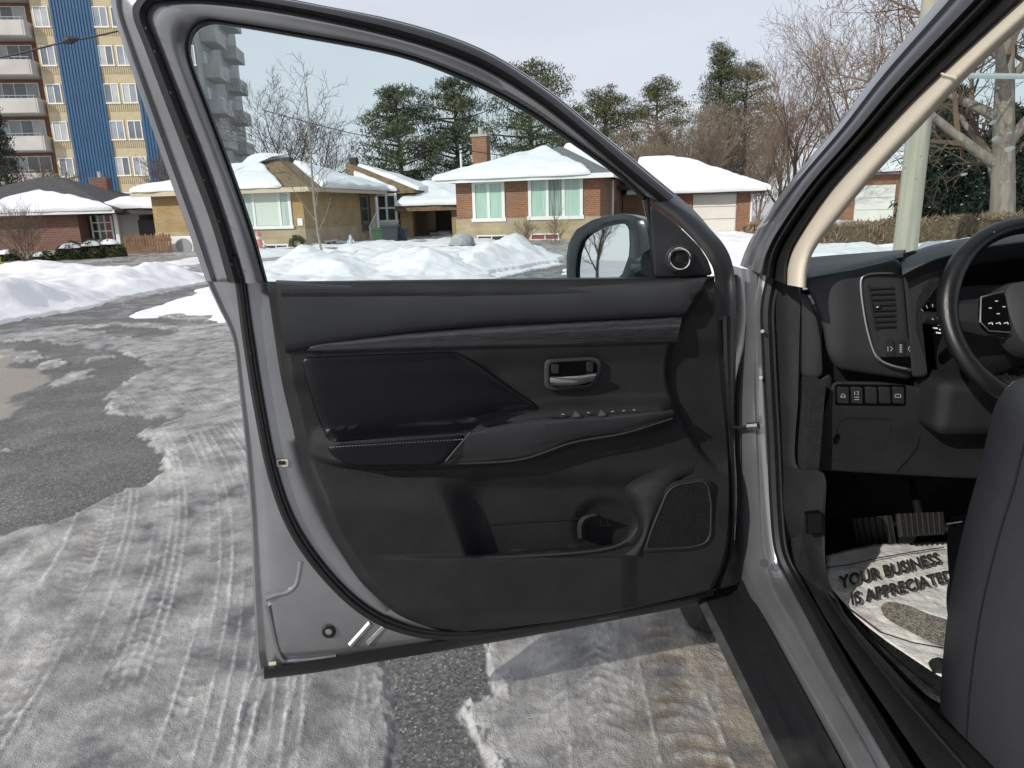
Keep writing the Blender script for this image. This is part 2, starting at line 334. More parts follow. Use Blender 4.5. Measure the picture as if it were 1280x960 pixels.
# ploughed snow banks and yards: thick sheets whose rims dip under the road
def bank(name, px, top, width, res, label, seed, ridge=0.0, rw=1.2, base=.0, world=None, mat=None, nz_=.16):
    poly = g2(px) if world is None else np.array(world, float)
    lo = poly.min(0)-.6; hi = poly.max(0)+.6
    nx = max(8, int((hi[0]-lo[0])/res)); ny = max(8, int((hi[1]-lo[1])/res)); nx = min(nx, 420); ny = min(ny, 420)
    gx, gy = np.meshgrid(np.linspace(lo[0], hi[0], nx), np.linspace(lo[1], hi[1], ny), indexing='ij'); x = gx.ravel(); y = gy.ravel()
    w_ = .35*fbm(x*.6, y*.6, 3, seed); d = sdf(np.stack([x+w_, y+w_], 1), poly)
    hgt = top*ss(-.05, width, d)*(1+.9*fbm(x*.33, y*.33, 3, seed+3))+ridge*np.exp(-((d-rw)/(.75*rw))**2)*(1+1.1*fbm(x*.5, y*.5, 3, seed+5))
    z = np.where(d > -.05, hgt+nz_*.5*fbm(x*1.1, y*1.1, 4, seed+7)*ss(0, .5, d)+.035*fbm(x*4, y*4, 3, seed+8)*ss(0, .3, d)+base, -.25+d*.3)
    keep = (d > -.45).reshape(nx, ny); id_ = np.arange(nx*ny).reshape(nx, ny)
    k = keep[:-1, :-1] & keep[1:, :-1] & keep[1:, 1:] & keep[:-1, 1:]
    f = np.stack([id_[:-1, :-1], id_[1:, :-1], id_[1:, 1:], id_[:-1, 1:]], -1)[k]
    used = np.unique(f); mp_ = np.full(nx*ny, -1); mp_[used] = np.arange(len(used))
    q = MB(); q.v = np.stack([x, y, z], 1)[used].tolist(); q.f = mp_[f].tolist()
    o = q.build(name, mat or snowd, smooth=True, fix=False, angle=180); tag(o, kind='structure'); return o
bank('snow_bank', [(-260,425),(0,406),(60,396),(120,383),(162,372),(200,364),(262,353),(262,344),(0,347),(-260,352)], .20, 1.3, .06, None, 11, ridge=.20, rw=.9)
bank('snow_bank', [(171,395),(215,398),(290,400),(420,402),(520,380),(585,362),(640,343),(703,331),(690,318),(560,316),(400,320),(310,335),(262,360),(230,378)], .18, 1.5, .07, None, 23, ridge=.12, rw=1.2, nz_=.24)
bank('snow_bank', [(300,352),(380,362),(480,362),(500,340),(430,331),(330,334)], .34, 1.5, .05, None, 61, nz_=.12, base=.12)
bank('snow_bank', [(440,352),(520,360),(610,350),(620,334),(530,326),(450,332)], .44, 1.6, .05, None, 67, nz_=.12, base=.12)
bank('snow_bank', [(560,352),(610,345),(700,330),(692,320),(600,322),(550,335)], .50, 1.2, .05, None, 29, nz_=.14, base=.12)
bank('snow_bank', [(712,338),(740,362),(900,352),(1020,372),(1400,400),(1500,330),(1240,306),(1010,310),(860,306),(735,322)], .36, 1.2, .09, None, 37, ridge=.10, rw=1.0)
# deeper snow over the front yards, with the drives left open
bank('snow_yard', None, .25, 1.5, .22, None, 43, base=-.55, world=[(-60,13.6),(-30,14.0),(-16,14.6),(-12.2,17.5),(-13.5,27),(-16,60),(-80,60)])
bank('snow_yard', None, .30, 1.5, .2, None, 47, base=-.25, world=[(-10.2,15.2),(-4,17.2),(-.8,19.5),(-.2,24),(1.5,34),(-4.2,34),(-4.4,60),(-14,60),(-11.5,27)])
bank('snow_yard', None, .25, 1.5, .25, None, 53, base=-.35, world=[(2.2,21.0),(4.5,26),(11,31),(13,25),(26,24),(60,30),(60,75),(-3,75),(3.2,36)])
# ------------------------------------------------------------------ houses, tower, trees
white = M('white_trim', (.78, .78, .76), .5, var=.04, vs_=3); cream = M('cream_paint', (.74, .72, .66), .55, var=.05, vs_=2)
shing = M('shingle_brown', (.20, .135, .075), .9, var=.35, vs_=6, bump=.6, bs=30); shingd = M('shingle_dark', (.07, .068, .07), .9, var=.3, vs_=5, bump=.6, bs=30)
shing_g = M('shingle_grey', (.16, .165, .165), .9, var=.25, vs_=5, bump=.5, bs=30)
curt = M('curtain_pane', (.42, .52, .48), .12, var=.25, vs_=3, stretch=(6, 6, .4), spec=.6)
darkp = M('dark_pane', (.035, .042, .045), .06, var=.5, vs_=2, spec=.7)
ybrick = Mbrick('yellow_brick', (.47, .31, .12), (.38, .24, .085), (.38, .31, .22)); rbrick = Mbrick('red_brick', (.36, .145, .065), (.26, .095, .045), (.33, .24, .18))
stone = Mbrick('tan_stone', (.50, .40, .25), (.41, .32, .2), (.42, .37, .29), .5, .16); dbrick = Mbrick('dark_brick', (.24, .09, .055), (.165, .062, .042), (.25, .2, .18))
concm = M('concrete', (.42, .40, .37), .9, var=.12, vs_=1.5, bump=.3, bs=12); metal_g = M('grey_metal', (.35, .36, .37), .4, metal=.7)
blackm = M('black_thing', (.02, .02, .022), .5, var=.3)
class House:
    def __init__(s, px, py, Y, yaw, zbase, name, label, cat='house'):
        p = AT(px, py, Y); s.o = Vector((p.x, p.y, zbase)); s.a = yaw
        s.ex = Vector((math.cos(yaw), math.sin(yaw), 0)); s.ey = Vector((-math.sin(yaw), math.cos(yaw), 0))
        s.root = root(name, s.o, label, cat, rz=yaw)
    def front(s, px, py, y=0.0):
        q = hit(px, py, s.o+s.ey*y, s.ey)-s.o; return q.dot(s.ex), q.z
    def side(s, px, py, x=0.0):
        q = hit(px, py, s.o+s.ex*x, s.ex)-s.o; return q.dot(s.ey), q.z
    def box(s, name, a, b, mat, parent=None, **k):
        return MB().box(a, b).build(name, mat, parent or s.root, world=False, **k)
    def window(s, x0, x1, z0, z1, cols=1, rows=1, y=0.0, fr=.07, pane=None, name='window', frm=None, widths=None, d=1):
        m = MB(); yf = y-.06
        m.box((x0, yf, z0), (x0+fr, y+.02, z1)); m.box((x1-fr, yf, z0), (x1, y+.02, z1)); m.box((x0+fr, yf, z1-fr), (x1-fr, y+.02, z1)); m.box((x0-.05, yf-.04, z0-.02), (x1+.05, y+.02, z0+fr))
        xs = [x0+fr+(x1-x0-2*fr)*k for k in (np.cumsum([0]+widths)/sum(widths) if widths else np.linspace(0, 1, cols+1))]; zs = np.linspace(z0+fr, z1-fr, rows+1)
        for x in xs[1:-1]: m.box((x-fr*.45, yf+.01, z0+fr), (x+fr*.45, y+.02, z1-fr))
        for z in zs[1:-1]: m.box((x0+fr, yf+.013, z-fr*.35), (x1-fr, y+.02, z+fr*.35))
        w_ = m.build(name, frm or white, s.root, world=False)
        for i in range(len(xs)-1):
            for j in range(rows):
                MB().box((xs[i]+.01, y-.022, zs[j]+.01), (xs[i+1]-.01, y-.004, zs[j+1]-.01)).build('pane', pane[i] if isinstance(pane, list) else (pane or darkp), w_, world=False)
        return w_
    def sidewin(s, y0, y1, z0, z1, x=0.0, fr=.07, pane=None, name='window', cols=1, frm=None):
        m = MB(); m.box((x-.02, y0, z0), (x+.06, y0+fr, z1)); m.box((x-.02, y1-fr, z0), (x+.06, y1, z1)); m.box((x-.02, y0+fr, z1-fr), (x+.06, y1-fr, z1)); m.box((x-.02, y0+fr, z0), (x+.06, y1-fr, z0+fr))
        ys = np.linspace(y0+fr, y1-fr, cols+1)
        for q in ys[1:-1]: m.box((x-.02, q-.03, z0+fr), (x+.05, q+.03, z1-fr))
        w_ = m.build(name, frm or white, s.root, world=False)
        for i in range(cols): MB().box((x+.004, ys[i]+.01, z0+fr), (x+.02, ys[i+1]-.01, z1-fr)).build('pane', pane or darkp, w_, world=False)
def hip(x0, x1, y0, y1, ze, zr, ov=.45, along='x', run=None):
    """faces of a hip roof: list of polygons, front first"""
    x0 -= ov; x1 += ov; y0 -= ov; y1 += ov
    if along == 'x':
        r_ = run if run is not None else (y1-y0)/2; ym = (y0+y1)/2; a = (x0+r_, ym, zr); b = (x1-r_, ym, zr)
        c = [(x0,y0,ze),(x1,y0,ze),(x1,y1,ze),(x0,y1,ze)]
        return [[c[0],c[1],b,a],[c[1],c[2],b],[c[2],c[3],a,b],[c[3],c[0],a]]
    r_ = run if run is not None else (x1-x0)/2; xm = (x0+x1)/2; a = (xm, y0+r_, zr); b = (xm, y1-r_, zr)
    c = [(x0,y0,ze),(x1,y0,ze),(x1,y1,ze),(x0,y1,ze)]
    return [[c[0],c[1],a],[c[1],c[2],b,a],[c[2],c[3],b],[c[3],c[0],a,b]]
def roof_mesh(faces, th=.16):
    m = MB()
    for f in faces: m.prism(f, (0, 0, -th))
    return m
def slab(outline, thick, seed, mat, parent, name='snow_cover', rings=7, jit=.10, step=.3):
    """snow lying on a sloping face: rounded rim, uneven outline and top"""
    P = [Vector(p) for p in outline]; n = (P[1]-P[0]).cross(P[2]-P[0]).normalized()
    if n.z < 0: n = -n
    pts = resample([tuple(p) for p in P], step); c = pts.mean(0); N = np.array(n)
    k = np.arange(len(pts)); j = 1+jit*fbm(k*.23+seed*3.1, k*0+seed, 3, seed)*1.2
    pts = c+(pts-c)*j[:, None]; rows = [pts+N*.005]
    for i, s in enumerate([1.0, .985, .95, .88, .7, .45, .2, .02]):
        h = thick*[.35, .72, .92, 1, 1.02, 1.04, 1.05, 1.05][i]
        q = c+(pts-c)*s; q = q+N*(h*(1+.5*fbm(q[:, 0]*.8+seed, q[:, 1]*.8, 3, seed+4)))[:, None]; rows.append(q)
    m = MB(); m.grid([list(map(tuple, r)) for r in rows], True); m.f.append(tuple(len(m.v)-len(pts)+i for i in range(len(pts))))
    return m.build(name, mat, parent, smooth=True, world=False, angle=60)
def inset(face, amounts):
    """inset each edge of a planar polygon by its own distance"""
    P = [Vector(p) for p in face]; n = (P[1]-P[0]).cross(P[2]-P[0]).normalized(); m = len(P); ls = []
    for i in range(m):
        e = (P[(i+1) % m]-P[i]).normalized(); ls.append((P[i]+n.cross(e)*amounts[i], e))
    out = []
    for i in range(m):
        (p, d), (q, e) = ls[i-1], ls[i]; w_ = q-p; cr_ = d.cross(e); t_ = w_.cross(e).dot(cr_)/max(cr_.length_squared, 1e-9); out.append(tuple(p+d*t_))
    return out
roofsnow = M('roof_snow', (.82, .83, .85), .7, var=.05, vs_=1.0, bump=.4, bs=4)

# ---- yellow brick bungalow with carport
Y1 = House(384, 312, 29, R(-10), -.45, 'yellow_brick_house', 'yellow brick bungalow with patchy snow on its brown hip roof and an open carport')
h = Y1; xl = h.front(196, 300)[0]; ze = h.front(360, 234)[1]; zst = h.front(360, 287)[1]
dep = 9.6; CY = 8.4
px0 = h.front(470, 250, CY)[0]; px1 = h.front(496, 250, CY)[0]; cx0 = px1+.15; cx1 = h.front(575, 260, CY)[0]; xr2 = cx0
h.box('wall', (xl, 0, zst), (0, dep, ze-.1), ybrick); h.box('wall', (.003, CY+.6, -.8), (xr2, 15, ze-.103), ybrick); h.box('stone_base', (xl-.02, -.03, -.8), (.02, dep-.01, zst), stone)
(wx0, wz1), (wx1, wz0) = h.front(301, 239), h.front(367, 285); h.window(wx0, wx1, wz0, wz1, widths=[1, 2.9, 1], fr=.11, pane=[curt, M('blind_pane', (.60, .66, .58), .2, var=.06, vs_=14, stretch=(1, 1, 9)), curt])
(a0, b1), (a1, b0) = h.front(331, 305.5), h.front(362, 313); h.window(a0, a1, b0-.1, b1, 2, y=-.03, fr=.05)
(a0, b1), (a1, b0) = h.front(372, 273), h.front(379, 282); h.box('house_number_plate', (a0, -.04, b0), (a1, -.002, b1), white)
(y0, z1), (y1, z0) = h.side(449, 243), h.side(464, 288); h.sidewin(y0, y1, z0, z1, x=0.0, frm=M('brown_frame', (.12, .08, .05), .6), name='side_door')
(y0, z1), (y1, z0) = h.side(405, 301), h.side(421, 316); h.sidewin(y0, y1, z0, z1, x=.02, cols=2)
xpk, zr = h.front(343, 197, 4.6)
f1 = hip(xl, 0, 0, dep, ze, zr, .5, 'x', run=.5-xpk); rf = roof_mesh(f1).build('roof', shing, h.root, world=False)
MB().box((f1[0][0][0], f1[0][0][1]-.03, ze-.2), (f1[0][1][0]+.03, f1[0][0][1]+.03, ze-.02)).box((f1[0][1][0]-.03, f1[0][0][1]+.03, ze-.2), (f1[0][1][0]+.03, f1[1][1][1], ze-.023)).build('gutter', M('beige_gutter', (.55, .47, .33), .5), rf, world=False)
slab(inset(f1[0], [-.10, .85, .35, .1]), .2, 3, roofsnow, rf, jit=.05); slab(inset(f1[1], [-.10, .35, .75]), .2, 5, roofsnow, rf, jit=.05)
x2, z2 = h.front(432, 203, 12.0); X0 = -1.5; X1 = cx0+.7; Ya = CY+.2; Yb = 15.5
c_ = [(X0, Ya, ze-.02), (X1, Ya, ze-.02), (X1, Yb, ze-.02), (X0, Yb, ze-.02)]; pk = (x2, 12.0, z2); f2 = [[c_[0], c_[1], pk], [c_[1], c_[2], pk], [c_[2], c_[3], pk], [c_[3], c_[0], pk]]
rf2 = roof_mesh(f2).build('roof', shing, h.root, world=False); slab(inset(f2[0], [-.1, .55, .35]), .2, 7, roofsnow, rf2, jit=.05); slab(inset(f2[1], [-.1, .3, .45]), .2, 8, roofsnow, rf2, jit=.05); slab(inset(f2[3], [.3, .4, .3]), .2, 9, roofsnow, rf2, jit=.05)
for (px_, y_, r2_) in ((359, 6.0, rf), (442, 12.4, rf2)):
    x_, z_ = h.front(px_, 198, y_); MB().box((x_-.22, y_-.2, z_-.6), (x_+.22, y_+.2, z_+.05)).build('roof_vent', shingd, r2_, world=False, bevel=.04)
# porch: white glazed screen, steps and rail
h.window(px0, px1, h.front(480, 278, CY)[1], h.front(480, 242, CY)[1], 2, 2, y=CY, fr=.12, name='porch_screen'); h.box('porch_panel', (px0, CY-.02, -.5), (px1, CY+.08, h.front(480, 278, CY)[1]), white)
m = MB()
for k in range(5): m.box((px0-1.6+.30*k, CY-1.7, -.8), (px0-.01, CY-.1, -.35+.24*k))
m.build('porch_steps', concm, h.root, world=False)
m = MB(); xa = h.front(463, 295, CY-1.75)[0]; yy = CY-1.75; zt = h.front(471, 246, yy)[1]; xb = h.front(471, 260, yy)[0]; m.tube([(xa, yy, -.5), (xa, yy, h.front(463, 282, yy)[1])], .05, 6); m.tube([(xa, yy, h.front(463, 282, yy)[1]-.03), (xb, yy, h.front(471, 264, yy)[1])], .045, 6); m.tube([(xb, yy, -.3), (xb, yy, zt)], .07, 6)
for k in range(6): t_ = (k+1)/7; m.tube([(xa+(xb-xa)*t_, yy, -.3), (xa+(xb-xa)*t_, yy, h.front(463, 283, yy)[1]+(h.front(471, 264, yy)[1]-h.front(463, 283, yy)[1])*t_)], .018, 4)
m.build('porch_railing', white, h.root, world=False)
# carport
cz = h.front(540, 256, CY)[1]; ct = h.front(540, 237, CY+5)[1]
cf_ = [(cx0-.1, CY-.5, cz), (cx1+.25, CY-.5, cz), (cx1+.25, CY+5, ct), (cx0-.1, CY+5, ct+.35)]
m = MB(); m.prism(cf_, (0, 0, -.28)); crf = m.build('carport_roof', shing, h.root, world=False); slab(inset(cf_, [-.12, -.05, 0, .0]), .26, 12, roofsnow, crf, jit=.04)
xq0 = h.front(516, 280, CY)[0]; xq1 = h.front(565, 280, CY)[0]
for (xa, xb) in ((cx0-.02, xq0), (xq1, cx1)): h.box('carport_pillar', (xa, CY, -.8), (xb, CY+.4, cz-.20), ybrick)
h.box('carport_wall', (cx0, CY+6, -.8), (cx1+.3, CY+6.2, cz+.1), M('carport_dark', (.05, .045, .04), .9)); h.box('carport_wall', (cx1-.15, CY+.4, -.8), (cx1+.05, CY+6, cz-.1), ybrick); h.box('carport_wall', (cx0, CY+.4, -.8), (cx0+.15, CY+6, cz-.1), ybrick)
h.box('carport_floor', (cx0, CY-.5, -1.0), (cx1, CY+6, -.75), concm)

# car under the carport, seen from behind
def at_house(h, x, y, z): return h.o+h.ex*x+h.ey*y+Vector((0, 0, z))
p = at_house(h, *(lambda a: (a, CY+.8, -.75))(h.front(548, 290, CY+.8)[0]))
r_ = root('parked_car', p, 'dark hatchback parked under the carport of the yellow brick house', 'car', rz=h.a)
prof = [(-.84,.35),(-.86,.62),(-.84,.95),(-.62,1.42),(-.5,1.46),(.5,1.46),(.62,1.42),(.84,.95),(.86,.62),(.84,.35)]
rows = []
for yy, sx, sz in ((0,.96,.93),(.06,1,1),(.9,1.0,1.03),(2.2,1,1.02),(2.9,.97,.72),(3.9,.94,.66),(4.05,.86,.55)): rows.append([(x*sx, yy+(.25*max(0, z-.9) if yy < .5 else 0), .3+(z-.3)*sz) for x, z in prof])
m = MB(); m.grid(rows, False); m.f.append(tuple(range(len(prof)))); m.f.append(tuple(len(m.v)-len(prof)+i for i in range(len(prof)))[::-1]); bd = m.build('body', M('car_dark_paint', (.03, .033, .04), .25, coat=.6), r_, smooth=True, world=False, angle=30)
MB().prism([(-.58, .02, 1.0), (.58, .02, 1.0), (.48, .13, 1.38), (-.48, .13, 1.38)], (0, -.012, 0)).build('rear_window', darkp, bd, world=False)
for sx in (-1, 1):
    MB().box((sx*.62, -.03, .78), (sx*.83, .05, .95)).build('tail_light', M('tail_red', (.45, .03, .03), .2), r_, world=False, bevel=.02)
    for yy in (.75, 3.2): MB().tube([(sx*.68, yy, .31), (sx*.87, yy, .31)], .31, 20).build('wheel', M('tyre_far', (.02, .02, .02), .85), r_, world=False, smooth=True)
MB().box((-.26, -.035, .68), (.26, -.01, .80)).build('licence_plate', white, r_, world=False); MB().box((-.84, -.05, .38), (.84, .0, .60)).build('bumper', M('car_dark_paint', (0, 0, 0)), r_, world=False, bevel=.03)

# things round the yellow house
def bin_(px, Y, w_, hh, col, label):
    p = AT(px, 300, Y); r_ = root('wheelie_bin', (p.x, p.y, -.35), label, 'bin')
    m = MB(); m.grid([[(sx*w_*k/2, sy*w_*k/2, z) for sx, sy in ((-1,-1),(1,-1),(1,1),(-1,1))] for z, k in ((0,.78),(hh*.9,1))], True); m.f.append((3,2,1,0)); m.f.append((4,5,6,7)); m.build('body', M('bin_'+col[0], col[1], .6), r_, world=False)
    MB().box((-w_*.54, -w_*.56, hh*.9), (w_*.54, w_*.54, hh)).build('lid', M('bin_'+col[0], col[1], .6), r_, world=False, bevel=.02)
    for sx in (-1, 1): MB().tube([(sx*w_*.3-.03, w_*.45, .1), (sx*w_*.3+.03, w_*.45, .1)], .1, 12).build('wheel', blackm, r_, world=False)
bin_(476, 29.5, .55, 1.05, ('green', (.03, .085, .035)), 'green wheelie bin beside the porch rail of the yellow house')
bin_(489, 29.5, .65, 1.15, ('dark', (.03, .035, .045)), 'black wheelie bin nearest the white porch screen of the yellow house')
bin_(500, 30.0, .6, 1.0, ('navy', (.03, .04, .07)), 'dark wheelie bin at the carport end of the bin row')
# wreath
p = h.o; x_, z_ = h.front(373, 304); c = at_house(h, x_, -.12, z_)
m = MB(); rw = random.Random(4)
for k in range(420):
    a = rw.uniform(0, 6.283); b = rw.uniform(0, 6.283); q = c+h.ex*(math.cos(a)*(.24+.085*math.cos(b)))+Vector((0, 0, math.sin(a)*(.24+.085*math.cos(b))))+h.ey*(-.07*math.sin(b))
    d = Vector((rw.uniform(-1, 1), rw.uniform(-1, 1), rw.uniform(-1, 1))).normalized()*.05; e = d.orthogonal()*.3; m.add([q-d, q+e, q+d, q-e], [(0, 1, 2, 3)])
r_ = root('wreath', c-Vector((0, 0, .33)), 'green Christmas wreath with red bow on the stone base of the yellow house', 'wreath'); m.build('needles', M('wreath_green', (.03, .07, .025), .8), r_, fix=False)
m = MB()
for sx in (-1, 1): m.prism([c+h.ey*-.1+Vector((0, 0, -.24)), c+h.ey*-.1+h.ex*(sx*.15)+Vector((0, 0, -.16)), c+h.ey*-.1+h.ex*(sx*.15)+Vector((0, 0, -.34))], h.ey*-.03)
m.build('bow', M('ribbon_red', (.45, .05, .05), .5), r_)
# plastic lawn ornament in pink and white (a garden figure of stacked rounded forms)
def lathe(m, c, prof, n=14):
    m.grid([[(c[0]+r*math.cos(2*math.pi*k/n), c[1]+r*math.sin(2*math.pi*k/n), c[2]+z) for k in range(n)] for r, z in prof], True); return m
def figure(px, pyb, pyt, Y, label, cols):
    b = AT(px, pyb, Y); t_ = AT(px, pyt, Y); hh = t_.z-b.z; r_ = root('garden_figure', b, label, 'ornament'); s = hh/1.0
    lathe(MB(), (0,0,0), [(.01*s,0),(.24*s,0),(.27*s,.12*s),(.22*s,.4*s),(.14*s,.6*s),(.01*s,.62*s)]).build('body', M('fig_'+cols[0], cols[1], .4), r_, smooth=True, world=False)
    lathe(MB(), (0,0,0), [(.01*s,.58*s),(.12*s,.62*s),(.15*s,.72*s),(.11*s,.82*s),(.01*s,.85*s)]).build('head', M('fig_'+cols[2], cols[3], .4), r_, smooth=True, world=False)
    lathe(MB(), (0,0,0), [(.16*s,.78*s),(.15*s,.82*s),(.07*s,.95*s),(.01*s,1.0*s)]).build('hat', M('fig_'+cols[0], cols[1], .4), r_, smooth=True, world=False)
    for sx in (-1, 1): MB().tube([(sx*.18*s, 0, .55*s), (sx*.27*s, -.05*s, .4*s), (sx*.2*s, -.14*s, .32*s)], [.06*s, .055*s, .05*s], 8).build('arm', M('fig_'+cols[2], cols[3], .4), r_, smooth=True, world=False)
figure(325, 318, 288, 27.5, 'pink and white garden figure in front of the picture window', ('pink', (.60, .22, .20), 'white', (.75, .66, .60)))
figure(439, 308, 293, 28.5, 'small pale blue garden figure by the side door of the yellow house', ('blue', (.35, .45, .55), 'pale', (.6, .62, .64)))
# air conditioner by the yellow house's left corner
p = AT(230, 320, 28.5); r_ = root('air_conditioner', (p.x, p.y, -.15), 'white boxy outdoor air conditioner unit beside the wooden fence', 'air conditioner')
MB().box((-.5, -.2, 0), (.5, .2, .75)).build('casing', white, r_, world=False, bevel=.03)
m = MB(); m.tube([(.14, -.19, .38), (.14, -.225, .38)], .3, 24); m.build('fan_grille', M('grille_grey', (.3, .3, .3), .5), r_, world=False)
for sx in (-.4, .4): MB().box((sx-.05, -.18, -.25), (sx+.05, .18, .0)).build('foot', blackm, r_, world=False)

# ---- red brick bungalow with garage, to the right
B2 = House(750, 300, 29, R(-17), -.55, 'red_brick_house', 'red brick bungalow with white windows, snowy hip roof and attached garage')
h = B2; xl = h.front(572, 290)[0]; ze = h.front(660, 221)[1]; zst = h.front(660, 272)[1]; dep = 10.5
h.box('wall', (xl, 0, zst), (0, dep, ze-.1), rbrick); h.box('stone_base', (xl-.03, -.05, -.6), (.03, dep, zst), stone)
greenc = M('green_curtain', (.40, .56, .47), .12, var=.16, vs_=4, stretch=(9, 9, .3), spec=.6)
for (a, bq, c_, d_, wd) in ((590, 227, 632, 276, [1, 1]), (660, 221, 729, 273, [1, 1, 1])):
    (x0, z1), (x1, z0) = h.front(a, bq), h.front(c_, d_); h.window(x0, x1, z0, z1, widths=wd, fr=.13, pane=([greenc]*2 if len(wd) == 2 else [greenc, M('parted_curtain', (.10, .14, .13), .1, col2=(.4, .5, .45), vs_=3, stretch=(5, 5, .3)), greenc]))
(x0, z1), (x1, z0) = h.front(597, 294), h.front(634, 303); h.window(x0, x1, z0-.12, z1, 2, y=-.05, fr=.05); (x0, z1), (x1, z0) = h.front(664, 292), h.front(700, 300); h.window(x0, x1, z0, z1, 2, y=-.05, fr=.05, pane=M('red_pane', (.25, .06, .07), .3))
zr = h.front(700, 183, 5.2)[1]
xpk = h.front(700, 182, 5.2)[0]; c_ = [(xl-.6, -.6, ze), (.6, -.6, ze), (.6, dep+.6, ze), (xl-.6, dep+.6, ze)]; pa_ = (xpk, 5.2, zr); pb_ = (xpk, dep-4.6, zr)
f1 = [[c_[0], c_[1], pa_], [c_[1], c_[2], pb_, pa_], [c_[2], c_[3], pb_], [c_[3], c_[0], pa_, pb_]]; rf = roof_mesh(f1, .12).build('roof', shing_g, h.root, world=False)
MB().box((f1[0][0][0]-.02, f1[0][0][1]-.05, ze-.16), (f1[0][1][0]+.03, f1[0][0][1]+.04, ze+.02)).box((f1[0][1][0]-.03, f1[0][0][1]+.04, ze-.16), (f1[0][1][0]+.03, f1[1][1][1], ze+.018)).build('gutter', white, rf, world=False)
slab(inset(f1[0], [-.15, .75, -.05]), .26, 15, roofsnow, rf, jit=.03); slab(inset(f1[1], [-.15, .05, .05, .35]), .28, 16, roofsnow, rf, jit=.03)
# chimney
x_, z_ = h.front(601, 170, 6.5); zb = zr-1.8
MB().box((x_-.38, 6.2, zb), (x_+.38, 6.8, z_-.05)).build('chimney', rbrick, rf, world=False); MB().box((x_-.44, 6.14, z_-.05), (x_+.44, 6.86, z_+.07)).tube([(x_, 6.5, z_+.07), (x_, 6.5, z_+.4)], .13, 10).build('chimney_cap', concm, rf, world=False)
x_, z_ = h.front(576, 192, 4.5); MB().tube([(x_, 4.5, z_-1.6), (x_, 4.5, z_)], .06, 8).build('vent_pipe', white, rf, world=False)
# side door canopy and garage wing
gx0 = 1.2; gy = 6.0
(gx0, gz1), (gx1, gz0) = h.front(866, 243, gy), h.front(919, 298, gy); xr = h.front(937, 270, gy)[0]; zge = h.front(900, 238, gy)[1]
h.box('garage_wall', (gx1+.02, gy, -.6), (xr, gy+6, zge-.05), rbrick); h.box('garage_wall', (0.05, gy, -.6), (gx0-.02, gy+6, zge-.053), rbrick); h.box('garage_lintel', (gx0-.02, gy, gz1), (gx1+.02, gy+6, zge-.056), rbrick)
gd = h.box('garage_door', (gx0, gy+.10, -.6), (gx1, gy+.14, gz1), cream); nz_ = 5; zs = np.linspace(-.55, gz1-.02, nz_+1)
for k in range(nz_): h.box('panel', (gx0+.03, gy+.05, zs[k]+.015), (gx1-.03, gy+.095, zs[k+1]-.015), cream, gd, bevel=.012)
zr2 = h.front(822, 200, gy+3.2)[1]; c_ = [(.3, gy-.6, zge), (xr+.6, gy-.6, zge), (xr+.6, gy+7, zge), (.3, gy+7, zge)]; ra = (.35, gy+3.2, zr2); rb = (h.front(842, 206, gy+3.2)[0], gy+3.2, zr2); fg = [[c_[0], c_[1], rb, ra], [c_[1], c_[2], rb], [c_[2], c_[3], ra, rb]]; rg_ = roof_mesh(fg, .14).build('roof', shing_g, h.root, world=False)
slab(inset(fg[0], [-.2, .0, -.05, .05]), .24, 17, roofsnow, rg_, jit=.02); slab(inset(fg[1], [-.2, .0, .0]), .24, 18, roofsnow, rg_, jit=.02)
MB().tube([(xr+.08, gy-.05, zge-.2), (xr+.06, gy-.02, zge-.5), (xr+.06, gy-.02, -.4)], .05, 6).build('downspout', white, h.root, world=False)
y0, z0 = h.side(770, 262, 0.0); h.box('side_door', (.01, 3.2, -.1), (.08, 4.1, 2.0), M('brown_frame', (.1, .1, .1))); MB().tube([(.16, 2.2, ze-.2), (.16, 2.2, -.4)], .045, 6).build('downspout', white, h.root, world=False)
h.box('canopy', (.06, 4.4, ze-.55), (1.5, gy-.05, ze-.35), M('canopy_dark', (.06, .05, .045), .8))
# wrapped shrub and small planter twigs in front of it
p = AT(578, 306, 24); r_ = root('wrapped_shrub', (p.x, p.y, -.2), 'shrub wrapped in grey burlap in front of the red brick house', 'shrub')
prof = [(.34,0),(.42,.12),(.43,.45),(.37,.62),(.22,.74),(.02,.76)]; m = MB(); rows = []
for r0, z in prof: rows.append([(r0*(1+.12*vnoise(k*.9, z*5, 3))*math.cos(k*6.283/16), r0*(1+.12*vnoise(k*.9, z*5, 3))*math.sin(k*6.283/16), z) for k in range(16)])
m.grid(rows, True).build('burlap', M('burlap', (.36, .37, .38), .9, var=.2, vs_=8, bump=.6, bs=20), r_, smooth=True, world=False)
MB().tube([(math.cos(k*6.283/16)*.45, math.sin(k*6.283/16)*.45, .4) for k in range(17)], .015, 5).build('twine', M('twine', (.3, .24, .15), .9), r_, world=False)

# ---- dark roofed bungalow far left
B3 = House(168, 322, 33, R(6), -.95, 'dark_roofed_house', 'low brick bungalow with dark shingle roof half covered by snow')
h = B3; xl = h.front(-120, 300)[0]; ze = h.front(60, 264)[1]; xb = h.front(98, 280)[0]
h.box('wall', (xl, 0, -.4), (xb, 9, ze-.1), dbrick); h.box('entry_wall', (xb, 1.2, -.4), (0, 9, ze-.103), M('entry_siding', (.42, .40, .40), .7, var=.1, vs_=2, stretch=(8, 8, .3)))
(x0, z1), (x1, z0) = h.front(100, 266), h.front(134, 302); h.window(x0, x1, z0, z1, 3, 3, y=.9, fr=.07, name='entry_window', pane=[darkp, darkp, M('red_pane', (.5, .1, .05))])
h.box('entry_post', (x1+.25, .4, -.3), (x1+.4, .55, ze-.2), white); h.box('entry_door', (x1+1.0, 1.16, -.1), (x1+1.9, 1.195, ze-.5), M('black_thing', (0, 0, 0)))
zr = h.front(60, 221, 4.5)[1]
